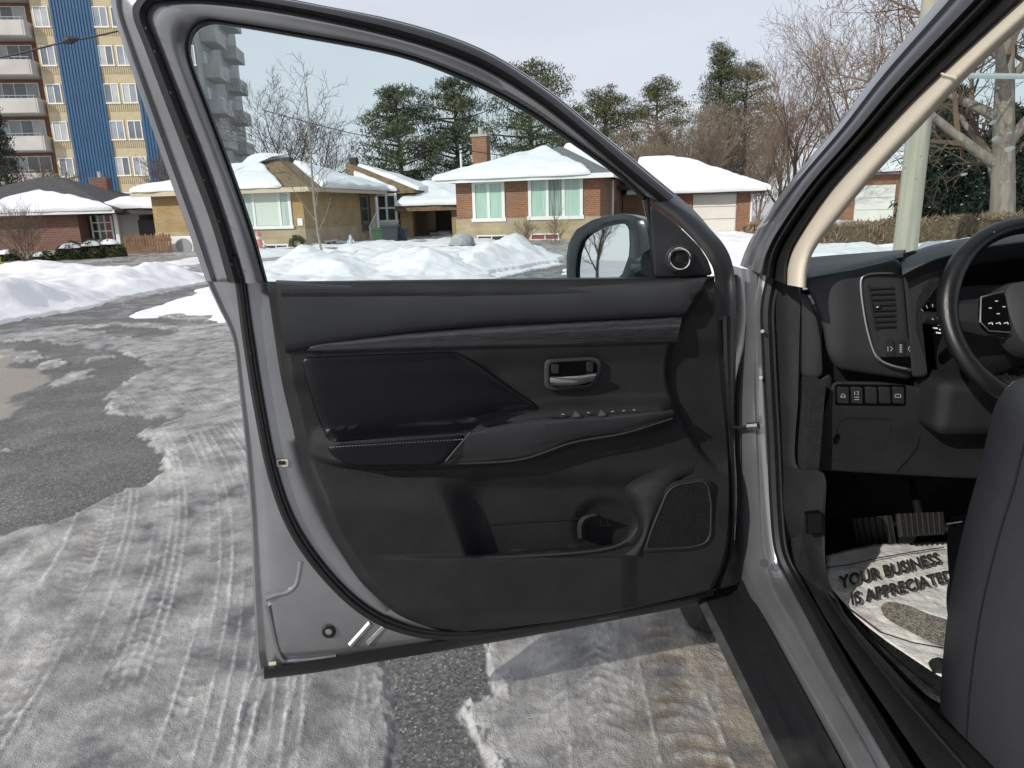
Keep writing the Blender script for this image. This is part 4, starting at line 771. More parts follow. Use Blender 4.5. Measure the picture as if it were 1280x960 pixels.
chrome = M('chrome', (.85, .86, .88), .16, metal=1); silver = M('satin_silver', (.55, .55, .56), .28, metal=1); mesh_ = M('speaker_mesh', (.006, .006, .0065), .6, col2=(.020, .020, .021), vs_=420, thr=(.42, .58), detail=1, spec=.2, bump=.6, bs=420)
woodt = M('brushed_wood_trim', (.008, .008, .010), .28, col2=(.055, .055, .06), vs_=26, stretch=(1.2, 1.2, 40), detail=6, coat=.35); wmark = M('white_print', (.75, .75, .75), .6)
beige = M('beige_trim', (.66, .59, .48), .75, var=.05, vs_=9, bump=.12, bs=300); carpet = M('carpet', (.016, .016, .017), .95, bump=.8, bs=300, var=.35, vs_=40)
seatm = M('seat_leather', (.037, .0385, .045), .42, var=.12, vs_=5, bump=.18, bs=260); sootp = M('dusty_black', (.016, .016, .018), .35, col2=(.05, .048, .045), vs_=8, thr=(.55, .8))
cloc = CP(1.4, 0.4, 0.0)
car = root('grey_car', tuple(cloc), 'grey car in the foreground with its front door wide open', 'car')
def loft(name, curves, mat, parent, smooth=True, angle=50, close=False):
    return MB().grid([list(c) for c in curves], close).build(name, mat, parent, smooth=smooth, angle=angle)
def cv(P, keys, off, n=5):
    K = catmull(keys, n); o_ = off if hasattr(off, '__len__') else [off]*len(keys); oo = np.interp(np.linspace(0, len(keys)-1, len(K)), range(len(keys)), o_)
    return [P(x, y, o) for (x, y), o in zip(K, oo)]
def lerpk(a, b, t): return [(x0+(x1-x0)*t, y0+(y1-y0)*t) for (x0, y0), (x1, y1) in zip(a, b)]
def patch(name, outline, mat, parent, P=D, h=0.0, edge=.004, rim=5.0, thick=.012, step=5, rings=6, corner=8, angle=45):
    """raised piece whose outline is given on a surface: rounded rim, top following h(x, y)"""
    o = resample(rounded(outline, corner) if corner else outline, step); c = o.mean(0); rad = np.linalg.norm(o-c, axis=1).mean(); hf = h if callable(h) else (lambda x, y: h)
    sh = [1, 1]+[1-rim/rad*k for k in (.15, .45, 1.0)]+list(np.linspace(1-rim/rad, 0, rings+1)[1:-1])
    dz = [-thick, -edge, -edge*.35, -edge*.08, 0]+[0]*(rings-1); rows = []
    for s, d in zip(sh, dz): rows.append([P(x, y, hf(x, y)+d) for x, y in c+(o-c)*s])
    m = MB(); m.grid(rows, True); k = len(m.v); n = len(o); m.v.append(tuple(P(c[0], c[1], hf(c[0], c[1])))); m.f += [(k-n+i, k-n+(i+1) % n, k) for i in range(n)]
    return m.build(name, mat, parent, smooth=True, angle=angle)
def rect(x0, y0, x1, y1, sk=0): return [(x0, y0), (x1, y0+sk), (x1, y1+sk), (x0, y1)]
# ---- door: pressed painted shell
Ak = [(258,352),(272,382),(290,422),(298,480),(307,560),(313,640),(316,720),(319,788),(322,834),(332,845),(400,837),(480,824),(570,809),(680,791),(780,772),(890,748)]
Tk = [(333,354),(338,385),(343,420),(352,476),(366,535),(378,584),(394,625),(411,665),(430,697),(449,725),(472,748),(497,768),(530,782),(573,789),(700,777),(888,738)]
o_ = -.030
door = loft('door', [cv(D, Ak, -.105), cv(D, Ak, -.062), cv(D, lerpk(Ak, Tk, .03), -.052), cv(D, lerpk(Ak, Tk, .10), -.055), cv(D, lerpk(Ak, Tk, .14), -.040), cv(D, lerpk(Ak, Tk, .24), o_-.004), cv(D, lerpk(Ak, Tk, .30), o_), cv(D, lerpk(Ak, Tk, .55), o_+.004), cv(D, lerpk(Ak, Tk, .8), o_+.004), cv(D, Tk, o_+.004), cv(D, lerpk(Ak, Tk, 1.12), o_-.01)], paint_lit, car)
tag(door, 'grey front door standing wide open with black trim inside')
# outer skin seen from the street side
skin_px = [(264,352),(292,422),(308,560),(318,720),(324,836),(480,822),(680,790),(886,746),(915,640),(918,540),(920,440),(921,352)]
m = MB(); rows = []
for s in (1, .97, .8, .5, .2): rows.append([D(x, y, -.105-.055*(1-s**3)) for x, y in (np.array(skin_px)-[600, 580])*s+[600, 580]])
m.grid(rows, True).f.append(tuple(range(4*12, 5*12))); m.build('outer_skin', paint_shaded, door, smooth=True, angle=60)
# pressings and holes in the shell
def groove(name, pts, rad, mat, off, parent=door, n=8):
    K = catmull(pts, 6); return MB().tube([D(x, y, off) for x, y in K], rad, n).build(name, mat, parent, smooth=True)
groove('pressed_rib', [(332,748),(345,743),(360,739),(370,730),(374,715),(376,700)], .0068, paint_lit, o_-.0005); groove('pressed_rib', [(334,757),(350,820),(372,826),(420,821)], .0055, paint_lit, o_-.006)
for (x0, y0, x1, y1) in ((438,806,463,778),(460,804,480,783)): groove('pressed_slot', [(x0,y0),((x0+x1)/2,(y0+y1)/2),(x1,y1)], .0078, paint_lit, o_+.001)
patch('rubber_plug', [(411+9*math.cos(a), 790+8*math.sin(a)) for a in np.linspace(0, 6.283, 16, False)], rub, door, h=o_+.010, corner=0, step=3, rings=3, rim=2, edge=.003); patch('plug_centre', [(411+4.5*math.cos(a), 790+4*math.sin(a)) for a in np.linspace(0, 6.283, 12, False)], metal_g, door, h=o_+.014, corner=0, step=2, rings=2, rim=1, edge=.002)
patch('latch_opening', rect(345, 574, 361, 584), M('raw_yellow', (.62, .57, .42), .6), door, h=o_+.008, corner=2, step=2, rings=2, rim=1); patch('latch_gap', rect(348, 576, 357, 581), rub, door, h=o_+.010, corner=1, step=1.5, rings=2, rim=1)
# rubber seals
seal_lo = [(291,320),(299,350),(308,420),(321,502),(340,595),(367,665),(411,725),(460,768),(514,790),(573,795),(640,786),(760,766),(890,741)]
m = MB(); m.tube(cv(D, seal_lo, o_+.010, 6), .0085, 8); m.build('door_seal', rub, door, smooth=True)
groove('seal_lip', [(x+5, y-4) for x, y in seal_lo], .004, rub, o_+.012)
for k, (x, y) in enumerate(((300, 345), (311, 440), (326, 530), (352, 632), (388, 697), (436, 750))):
    MB().tube([D(x+2, y, o_+.017), D(x+3, y+3, o_+.018)], .0014, 5).build('seal_clip', rub, door)
bk = [(330,838),(400,829),(480,815),(570,800),(680,781),(780,762),(888,742)]
loft('bottom_seal', [cv(D, [(x, y+11) for x, y in bk], -.065), cv(D, [(x, y+9) for x, y in bk], -.035), cv(D, [(x, y+4) for x, y in bk], -.024), cv(D, [(x, y-1) for x, y in bk], -.018), cv(D, [(x, y-5) for x, y in bk], -.030)], rub, door)
MB().tube([D(336, 830, -.012), D(345, 829, -.012)], .004, 6).build('clip', M('raw_yellow', (0, 0, 0)), door)
# ---- window frame, from the belt up, over and down to the mirror sail
O_ = [(258,352),(236,290),(208,212),(180,132),(155,60),(139,5),(143,-25),(175,-40),(250,-30),(367,-1),(500,26),(601,60),(680,108),(741,157),(798,204),(845,243)]
S1 = [(285,353),(264,280),(237,208),(207,130),(180,58),(166,20),(170,0),(190,-12),(250,-16),(366,2),(499,29),(600,63),(678,111),(739,160),(796,207),(843,246)]
S2 = [(303,354),(280,277),(255,205),(224,127),(196,56),(183,24),(188,8),(204,2),(260,1),(361,14),(496,45),(594,79),(668,123),(727,169),(780,215),(826,253)]
G1 = [(332,354),(310,280),(284,205),(256,130),(236,74),(235,48),(245,31),(262,25),(285,28),(361,40),(498,66),(588,99),(655,133),(715,173),(771,213),(806,244)]
G2 = [(335,353),(315,281),(289,206),(261,131),(241,77),(240,52),(250,37),(266,31),(288,33),(361,45),(497,71),(586,104),(652,138),(712,178),(768,218),(804,250)]
W = .02
fr_ = loft('window_frame', [cv(D, O_, -.09), cv(D, O_, -.060), cv(D, lerpk(O_, S1, .25), -.050), cv(D, lerpk(O_, S1, .45), -.056), cv(D, lerpk(O_, S1, .6), -.046), cv(D, S1, -.040), cv(D, S2, -.024), cv(D, lerpk(S2, G1, .2), -.012), cv(D, lerpk(S2, G1, .6), -.010), cv(D, lerpk(S2, G1, .9), -.016), cv(D, G1, -.026)], paint_lit, door)
loft('frame_back', [cv(D, O_, -.09), cv(D, lerpk(O_, G2, .5), -.10), cv(D, G2, -.075)], M('gloss_black', (0, 0, 0)), door)
md = lerpk(S1, S2, .5)
loft('frame_seal', [cv(D, S1, -.036), cv(D, lerpk(S1, S2, .15), -.016), cv(D, md, -.004), cv(D, lerpk(S1, S2, .85), -.010), cv(D, S2, -.022)], rub, door)
for k in range(8):
    x, y = lerpk(O_, S1, .2)[k if k < 6 else 5]
for k, t_ in enumerate(np.linspace(.3, 4.6, 7)):
    i = int(t_); f_ = t_-i; x = md[i][0]+(md[i+1][0]-md[i][0])*f_; y = md[i][1]+(md[i+1][1]-md[i][1])*f_; MB().tube([D(x+2, y-2, -.0035), D(x+3, y+1, -.0025)], .0016, 5).build('seal_clip', rub, door)
loft('glass_run', [cv(D, G1, -.022), cv(D, lerpk(G1, G2, .4), -.018), cv(D, G2, -.028), cv(D, G2, -.06)], rub, door)
# lower right of the frame round the mirror sail
Or = [(845,243),(868,263),(888,286),(905,306),(915,328),(920,360),(921,400)]; Ir = [(812,252),(834,268),(856,289),(873,307),(885,324),(893,345),(894,400)]
loft('frame_corner', [cv(D, Or, -.09), cv(D, Or, -.05), cv(D, lerpk(Or, Ir, .35), -.030), cv(D, lerpk(Or, Ir, .6), -.020), cv(D, Ir, -.018)], paint_shaded, door)
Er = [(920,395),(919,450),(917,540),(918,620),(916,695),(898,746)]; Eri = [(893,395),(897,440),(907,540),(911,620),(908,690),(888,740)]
loft('hinge_edge', [cv(D, Er, -.10), cv(D, Er, -.05), cv(D, lerpk(Er, Eri, .5), -.030), cv(D, Eri, -.026)], paint_shaded, door)
loft('edge_seal', [cv(D, lerpk(Er, Eri, .25), -.032), cv(D, lerpk(Er, Eri, .45), -.018), cv(D, lerpk(Er, Eri, .65), -.024)], rub, door)
# window glass, held in the frame
gp = [tuple(D(x, y, -.045)) for x, y in catmull(G2, 4)]; bot = [(806,250),(813,300),(820,352),(700,356),(500,358),(336,360)]
gp += [tuple(D(x, y, -.045)) for x, y in bot[1:]]
m = MB(); m.prism([Vector(p) for p in gp], dn*-.004); glass = m.build('window_glass', Mglass('door_glass', (.925, .965, .962), .022), door)
loft('glass_divider', [[D(x, y, o) for x, y in ((805,246),(811,290),(815,350))] for o in (-.06,)] + [[D(x+dx, y, o) for x, y in ((805,246),(811,290),(815,350))] for dx, o in ((0, -.03), (3, -.022), (7, -.022), (8, -.05))], rub, door)
# ---- trim card with its relief
Rk = [(893,347),(894,375),(896,400),(898,440),(902,490),(907,540),(910,580),(911,620),(910,650),(907,680),(901,705),(893,722),(889,731),(887,737)]
def crv(*p): c = catmull(p, 8); return c[:, 0], c[:, 1]
_yT = crv((380,553),(480,548),(580,542),(600,535),(640,524),(700,516),(780,512),(840,511)); _yB = crv((380,568),(440,583),(550,584),(660,574),(720,553),(800,540),(845,526))
_xc = crv((350,887),(395,856),(430,839),(470,834),(510,845),(560,872),(600,905),(640,915)); _xr = crv((580,884),(600,848),(620,822),(640,812),(655,808),(675,800),(692,780))
def arm(x, y):
    yT = itp(x, *_yT); yB = itp(x, *_yB)
    return ss(yT-20, yT+3, y)*(1-ss(yB-4, yB+4, y))*ss(385, 425, x)*(1-ss(825, 850, x))
def relief(x, y):
    h = .004+0*x
    top = itp(x, [340,382,540,853,900], [440,434,412,394,392])
    h = h+.032*ss(350, 366, y)*(1-.55*ss(372, top+4, y))*(1-ss(top+26, top+60, y))+.030*(1-ss(346, 352, y))*0
    h = h+.052*arm(x, y)
    low = .040*ss(570, 640, y)+.014*ss(693, 700, y)*ss(440, 580, x)*(1-ss(775, 800, x))
    xr = itp(y, *_xr)
    k = ss(itp(y, [600, 690], [540, 578]), 604, x)*(1-ss(xr-itp(y, [590, 650], [40, 12]), xr+8, x))*ss(582, 612, y)*(1-ss(itp(x, [595,790], [694,680])-1.5, itp(x, [595,790], [694,680])+2, y))
    cup = 1-ss(28, 46, np.hypot(x-757, (y-658)*1.15))
    low = low*(1-k)+k*(-.016)
    low = low-.012*cup*k
    h = h+low*(1-ss(760, 790, y)*.75)
    xc = itp(y, *_xc)
    h = h-.026*ss(-4, 4, x-xc)*(1-ss(560, 600, y))
    ed = ss(0, 16, x-itp(y, [354,420,476,535,584,625,665,697,725,748,768,782,789], [333,343,352,366,378,394,411,430,449,472,497,530,573]))
    h = h*(.25+.75*ed)-.012*(1-ed)
    return h
Lr = np.array([np.array(p) for p in catmull(Tk[:14], 16)]); Rr = catmull(Rk, 16); nc = 250; rows = []
for a, b in zip(Lr, Rr):
    t_ = np.linspace(0, 1, nc); xs = a[0]+(b[0]-a[0])*t_; ys = a[1]+(b[1]-a[1])*t_; 
    sag = ss(760, 789, a[1])*7*np.sin(t_*math.pi); ys = ys+sag
    hh = relief(xs, ys); rows.append([D(x, y, o) for x, y, o in zip(xs, ys, hh)])
rows.insert(0, [D(x, y-2, -.03) for x, y in zip(np.linspace(333, 893, nc), np.linspace(354, 347, nc))]); rows.append([D(x, y+2, -.03) for x, y in zip(np.linspace(573, 887, nc), np.linspace(789, 737, nc)+7*np.sin(np.linspace(0, 1, nc)*math.pi))])
MB().grid(rows).build('trim_panel', plast, door, smooth=True, angle=75)
rl = lambda d: (lambda x, y: float(relief(np.array(x), np.array(y)))+d)
# soft upper pad
pt = [(345,353),(480,358),(620,360),(760,356),(884,347)]; pbm = [(357,441),(450,424),(600,407),(740,400),(855,394)]
pb2 = catmull(pbm, 12); ptt = catmull(pt, 12); rows = []
for t_ in (0, .05, .14, .3, .5, .7, .86, .95, 1.0, 1.0):
    q = [(a[0]+(b[0]-a[0])*t_, a[1]+(b[1]-a[1])*t_) for a, b in zip(ptt, pb2)]; bul = [.016, .027, .034, .039, .041, .040, .037, .031, .022, .006][len(rows)]
    rows.append([D(x, y, bul*(1-.6*float(ss(850, 895, x)))) for x, y in q])
rows.insert(0, [D(x, y-3, -.03) for x, y in ptt])
MB().grid(rows).build('upper_pad', plasts, door, smooth=True, angle=80)
# wood-effect strip
wt = catmull([(383,437),(392,428),(420,424),(540,412),(700,402),(853,394)], 10); wb = catmull([(383,440),(400,441),(430,441),(540,438),(700,434),(846,429)], 10); rows = []
for t_, h_ in ((0, .010), (.03, .020), (.12, .026), (.4, .030), (.7, .029), (.92, .024), (1, .010)): rows.append([D(a[0]+(b[0]-a[0])*t_, a[1]+(b[1]-a[1])*t_, h_) for a, b in zip(wt, wb)])
MB().grid(rows).build('wood_strip', woodt, door, smooth=True, angle=60)
# padded leather insert and armrest pad
ins = [(373,446),(440,443),(572,438),(600,456),(640,486),(682,512),(640,519),(600,530),(588,541),(500,547),(409,554),(396,520),(384,480)]
patch('leather_insert', ins, leath, door, h=lambda x, y: float(max(.014+.012*np.exp(-((y-475)/34)**2), relief(np.array(x), np.array(y))+.005)), edge=.012, rim=10, corner=10, rings=12)
ap = [(406,558),(500,551),(585,543),(560,574),(548,582),(440,583),(420,574)]
patch('armrest_pad', ap, leath, door, h=lambda x, y: float(.064+.004*ss(585, 560, y)), edge=.012, rim=8, corner=9, rings=8, thick=.05)
m = MB()
for k in range(44):
    t_ = k/43; x = 412+168*t_; y = 556-10*t_; m.tube([D(x, y+3, .067), D(x+2.6, y+2.8, .0675)], .0011, 4)
tag(m.build('stitching', M('grey_thread', (.16, .16, .18), .8), door), kind='stuff')
# armrest with switch panel
ar = [(556,578),(588,541),(600,537),(640,531),(700,527),(780,521),(838,514),(842,522),(800,538),(725,551),(700,562),(660,572),(600,577)]
rows = []; at_top = catmull([(588,536),(615,522),(660,515),(700,512),(780,509),(838,511)], 8); at_frt = catmull([(590,541),(615,536),(660,529),(700,526),(780,520),(842,514)], 8); at_bot = catmull([(556,578),(600,578),(655,573),(715,553),(780,541),(842,520)], 8)
for src, dst, seq in ((at_top, at_frt, ((0, .016), (.5, .040), (.85, .062), (1, .067))), (at_frt, at_bot, ((.08, .069), (.3, .068), (.6, .062), (.85, .054), (.97, .044), (1.0, .020)))):
    for t_, h_ in seq: rows.append([D(a[0]+(b[0]-a[0])*t_, a[1]+(b[1]-a[1])*t_, h_) for a, b in zip(src, dst)])
MB().grid(rows).build('armrest', plasts, door, smooth=True, angle=28)
patch('pull_cup', [(600,529),(618,521),(655,516),(672,517),(672,526),(640,529),(606,534)], gloss, door, h=lambda x, y: .042+.0012*(y-516), edge=.003, rim=2, corner=4, step=3, rings=3)
patch('switch_panel', [(684,515),(700,513),(780,509.5),(806,511),(815,514.5),(780,520),(700,524.5),(686,523)], gloss, door, h=lambda x, y: float(itp(y, [508, 526], [.030, .064])), edge=.003, rim=2, corner=4, step=3, rings=3)
for k, (x, y) in enumerate(((704,518.5),(720,517.5),(736,516.5),(752,516),(766,515),(780,514),(793,513))):
    s_ = patch('window_switch', [(x-6, y-3.5), (x+5, y-4), (x+6, y+3), (x-5, y+4)], plast, door, h=lambda x, y: float(itp(y, [508, 526], [.036, .070])), edge=.003, rim=1.5, corner=1.5, step=2, rings=2)
    if k in (0, 2, 3, 4, 5, 6): MB().tube([D(x-2, y-.5, .064), D(x+1.2, y-.9, .064)], .0008, 4).build('switch_mark', M('grey_print', (.45, .45, .45), .6), door)
    if k in (1, 3): MB().add([D(x-5, y+4, .072), D(x+6, y+3, .072), D(x-1, y-4, .066)], [(0, 1, 2)]).build('switch_tab', M('grey_plastic', (.07, .07, .072), .35), door)
# inner handle
patch('handle_bezel', [(680,455),(683,449),(740,446),(751,449),(753,458),(748,478),(738,485),(690,489),(680,485)], plasts, door, h=.024, edge=.006, rim=4, corner=6, step=3, rings=4)
patch('handle_recess', [(686,457),(689,453),(738,450),(746,453),(747,460),(743,475),(735,481),(692,484),(686,481)], gloss, door, h=.0262, edge=.0005, rim=2, corner=5, step=3, rings=3, thick=.003)
patch('handle_pivot', rect(689, 455, 699, 467), plast, door, h=.030, edge=.002, rim=1.5, corner=2, step=2, rings=2); patch('handle_pivot', rect(733, 452, 742, 465), plast, door, h=.030, edge=.002, rim=1.5, corner=2, step=2, rings=2)
hl = catmull([(687,470.5),(700,470),(720,468.5),(746,465.5)], 6); hb = catmull([(688,481.5),(700,482.5),(722,481),(742,476)], 6); rows = []
for t_, h_ in ((0, .031), (0, .041), (.12, .046), (.3, .045), (.6, .042), (1, .036), (1, .028)): rows.append([D(a[0]+(b[0]-a[0])*t_, a[1]+(b[1]-a[1])*t_, h_) for a, b in zip(hl, hb)])
MB().grid(rows).build('inner_handle', chrome, door, smooth=True, angle=35)
# speaker, bottle holder, tweeter
sp = [(800,692),(812,655),(830,612),(842,601),(880,596),(890,602),(894,630),(893,672),(886,683),(868,689)]
patch('speaker_surround', sp, plast, door, h=.050, edge=.010, rim=5, corner=8, step=4, rings=4, thick=.05); spi = [(806,687),(817,656),(834,615),(845,606),(877,601),(885,606),(889,630),(888,670),(882,679),(866,684)]
MB().tube([D(x, y, .0515) for x, y in resample(rounded(spi, 7), 5)]+[D(*resample(rounded(spi, 7), 5)[0], .0515)], .0022, 6).build('speaker_rim', plasts, door, smooth=True)
patch('speaker_grille', spi, mesh_, door, h=.0515, edge=.001, rim=3, corner=7, step=4, rings=5, thick=.006)
Ic = catmull([(864,580),(834,582),(803,594),(784,611),(791,634),(798,655),(792,676),(772,692)], 8); Oc = catmull([(870,589),(848,597),(836,607),(827,623),(818,642),(811,660),(805,678),(797,695)], 8)
hI = np.interp(np.linspace(0, 7, len(Ic)), [0, 1, 3, 5, 7], [.006, .008, .000, -.006, .020]); hO = np.interp(np.linspace(0, 7, len(Ic)), [0, 1, 2, 3, 7], [.010, .026, .042, .052, .054])
loft('pocket_shoulder', [[D(a[0]+(b[0]-a[0])*t_, a[1]+(b[1]-a[1])*t_, float(h0+(h1-h0)*k_)) for a, b, h0, h1 in zip(Ic, Oc, hI, hO)] for t_, k_ in ((-.06, -.2), (0, 0), (.18, .42), (.38, .72), (.6, .90), (.82, .98), (1.0, 1.0), (1.06, .9))], plast, door, angle=180)
groove('pocket_lip', [(520,703),(585,698.5),(650,695.5),(720,691),(762,685),(786,674),(797,660)], .0028, plasts, .0505)
groove('armrest_edge', [(556,579),(600,578.5),(655,573.5),(715,553.5),(780,541.5),(840,523)], .0024, plasts, .0545); groove('armrest_edge', [(557,577),(572,559),(588,541)], .0024, plasts, .0665); groove('switch_ridge', [(684,513),(720,509),(770,506.5),(812,506.5),(836,510.5)], .0034, plasts, .0165)
groove('pocket_fold', [(606,656),(650,653),(700,650),(724,648)], .0016, rub, -.010)
tb = catmull([(722,672),(722,655),(728,646),(742,642)], 6)
loft('bottle_divider', [[D(x, y, -.015) for x, y in tb], [D(x, y, .030) for x, y in tb], [D(x+5, y+2, .034) for x, y in tb], [D(x+9, y+4, .028) for x, y in tb], [D(x+9, y+4, -.015) for x, y in tb]], plast, door)
for dx in (0, 9): MB().tube([D(750+dx, 650, -.020), D(751+dx, 657, -.020)], .0012, 4).tube([D(750+dx, 657, -.020), D(756+dx, 656.5, -.020)], .0012, 4).build('bottle_mark', M('grey_plastic', (0, 0, 0)), door)
patch('mirror_sail', [(812,255),(834,271),(857,291),(874,308),(885,325),(891,344),(850,347),(818,347),(815,300)], plasts, door, h=lambda x, y: -.004+.012*math.exp(-(((x-848)/30)**2+((y-322)/26)**2)), edge=.005, rim=4, corner=4, step=4, rings=8, thick=.03)
tc_ = (849.5, 324)
def circ(c, r, n=24): return [(c[0]+r*math.cos(a), c[1]+r*math.sin(a)) for a in np.linspace(0, 6.283, n, False)]
patch('tweeter_pod', circ(tc_, 19), plasts, door, h=.016, edge=.010, rim=5, corner=0, step=4, rings=3); MB().tube([D(x, y, .019) for x, y in circ(tc_, 13)+[circ(tc_, 13)[0]]], .0032, 8, cap=False).build('tweeter_ring', chrome, door, smooth=True)
patch('tweeter_grille', circ(tc_, 11), mesh_, door, h=.0185, edge=.002, rim=3, corner=0, step=3, rings=3); patch('tweeter_cone', circ(tc_, 5), plast, door, h=.021, edge=.002, rim=2, corner=0, step=2, rings=3)
# ---- door mirror outside the glass
mn = Vector((-.70, -.71, .045)).normalized(); mp0 = D(753, 318, -.17)
def MP(px, py, off): return hit(px, py, mp0+mn*off, mn)
gl = [(720,336),(722,318),(727,302),(735,293),(749,286),(766,281),(780,279),(786,285),(787,305),(786,320),(778,342),(765,355),(740,362),(724,361),(720,350)]
ho = [(708,342),(708,320),(711,303),(720,287),(742,274),(775,267),(793,269),(805,275),(812,300),(815,325),(817,350),(800,362),(760,372),(722,372),(711,360)]
m = MB(); gi = resample(gl, 5); n_ = len(gi); hoi = resample(ho, np.linalg.norm(np.diff(np.array(ho+[ho[0]]), axis=0), axis=1).sum()/n_*1.0001)[:n_]
if len(hoi) < n_: hoi = resample(ho, np.linalg.norm(np.diff(np.array(ho+[ho[0]]), axis=0), axis=1).sum()/(n_+.5))[:n_]
rows = [[MP(x, y, -.012) for x, y in gi], [MP(x, y, .004) for x, y in gi]]
gg = np.array(gi); hh_ = np.array(hoi); k0 = int(np.argmin(np.linalg.norm(hh_-gg[0], axis=1))); hh_ = np.roll(hh_, -k0, axis=0)
cc = hh_.mean(0)
for t_, o2 in ((.5, .008), (1, .0)): q = gg*(1-t_)+hh_*t_; rows.append([MP(x, y, o2) for x, y in q])
base_ring = [MP(x, y, 0) for x, y in hh_]; cen = sum(base_ring, Vector())/n_
for s, o2 in ((1.0, -.03), (.96, -.06), (.85, -.09), (.6, -.115), (.2, -.125)): rows.append([cen+(p-cen)*s+mn*o2 for p in base_ring])
m.grid(rows, True); m.f.append(tuple(len(m.v)-n_+i for i in range(n_))); m.build('mirror_housing', M('mirror_black', (.022, .028, .032), .22, coat=.4), door, smooth=True, angle=50)
m = MB(); m.prism([MP(x, y, -.004) for x, y in gi], mn*-.003); m.build('mirror_glass', M('mirror_silver', (.86, .89, .90), .015, metal=1), door)
a0 = D(818, 330, -.04); a1 = cen+mn*-.06; MB().tube([a0, a0.lerp(a1, .5)+Vector((0, 0, -.02)), a1], [.035, .03, .04], 12).build('mirror_arm', M('mirror_black', (0, 0, 0)), door, smooth=True)

# ---- body side: hinge pillar running down into the sill
PO = [(926,335,'J',1.74),(930,385,'J',1.72),(929,430,'J',1.71),(923,490,'J',1.70),(924,560,'J',1.69),(927,630,'J',1.68),(928,690,'J',1.66),(940,730,'Z',.485),(965,775,'Z',.475),(1000,840,'Z',.472),(1036,905,'Z',.47),(1075,975,'Z',.47),(1180,1170,'Z',.47)]
PI = [(960,340,'J',1.68),(951,385,'J',1.67),(952,430,'J',1.66),(955,490,'J',1.65),(959,560,'J',1.64),(962,630,'J',1.62),(968,690,'J',1.585),(986,730,'Z',.505),(1010,775,'Z',.50),(1044,840,'Z',.50),(1082,905,'Z',.50),(1122,975,'Z',.50),(1235,1170,'Z',.50)]
def p3(K): return [FN[k](x, y, v) for x, y, k, v in K]
def sm(P3, n=5): return [Vector(p) for p in catmull([tuple(p) for p in P3], n)]
def mix3(a, b, t, bul=0.0, dirs=None): return [p.lerp(q, t)+((CAMLOC-p).normalized()*bul) for p, q in zip(a, b)]
po, pi_ = sm(p3(PO)), sm(p3(PI))
back = [p+cf*.08 if i < 32 else p-zz*.07 for i, p in enumerate(po)]
loft('body_side', [back, po, mix3(po, pi_, .12, .008), mix3(po, pi_, .4, .014), mix3(po, pi_, .62, .012), mix3(po, pi_, .70, .004), mix3(po, pi_, .92, .004), pi_, [p+ce*.02+cf*.02 for p in pi_]], paint_lit, car)
m = MB(); m.tube([p+ce*.012+Vector((0, 0, .004)) for p in pi_], .013, 8); m.build('opening_seal', rub, car, smooth=True)
m = MB(); m.tube([p+ce*.026+Vector((0, 0, .002)) for p in pi_], .008, 6); m.build('opening_seal', M('rubber', (0, 0, 0)), car, smooth=True)
# seal lines of sealant and bolts on the pillar
for (x, y) in ((953, 414), (951, 472), (943, 534)): MB().tube([J(x, y, 1.64), J(x, y, 1.63)], .0042, 10).build('bolt', metal_g, car, smooth=True)
MB().tube([J(955.5, 704, 1.53), J(955.5, 704, 1.515)], .010, 14).build('body_plug', rub, car, smooth=True)
# check strap and hinges
MB().tube([D(903, 534, -.03), J(922, 535, 1.66), J(942, 534, 1.63)], [.006, .006, .005], 6).build('check_strap', rub, car); MB().tube([J(935, 533, 1.635), J(948, 532, 1.62)], .009, 8).build('check_bracket', silver, car)
for y in (433, 646): MB().prism([J(909, y-8, 1.70), J(921, y-8, 1.68), J(921, y+9, 1.68), J(909, y+9, 1.70)], cf*.03).build('door_hinge', paint_lit, car, bevel=.004); MB().prism([J(912, y-4, 1.695), J(918, y-4, 1.675), J(918, y+5, 1.675), J(912, y+5, 1.695)], cf*.01).build('hinge_gap', rub, car)
# dark inner gap behind the hinge line, wing and bonnet
gk = [(905,350),(906,450),(908,560),(906,660),(896,735)]; gk2 = [(931,338),(932,450),(928,560),(932,660),(946,728)]
loft('hinge_recess', [cv(J, gk, 1.80), cv(J, gk2, 1.77)], M('dirty_black', (.02, .018, .015), .7, col2=(.10, .085, .06), vs_=25, thr=(.5, .8)), car)
wx = .47
m = MB(); prof = [(wx+.03, .42), (wx, .55), (wx-.01, .8), (wx+.02, 1.0), (wx+.10, 1.10), (wx+.30, 1.14), (1.38, 1.17)]
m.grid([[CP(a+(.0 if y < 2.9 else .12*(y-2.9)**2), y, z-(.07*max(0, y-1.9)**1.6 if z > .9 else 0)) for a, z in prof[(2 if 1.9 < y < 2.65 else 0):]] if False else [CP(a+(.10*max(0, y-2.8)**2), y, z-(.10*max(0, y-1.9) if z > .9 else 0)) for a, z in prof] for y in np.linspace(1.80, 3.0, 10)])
m.build('front_wing', paint_shaded, car, smooth=True)
m = MB(); m.grid([[CP(1.38+.9*s, y, 1.165-.10*max(0, y-1.9)-.05*abs(s)**3) for s in np.linspace(-.75, .95, 9)] for y in np.linspace(1.99, 3.0, 8)]); m.build('bonnet', paint_shaded, car, smooth=True)
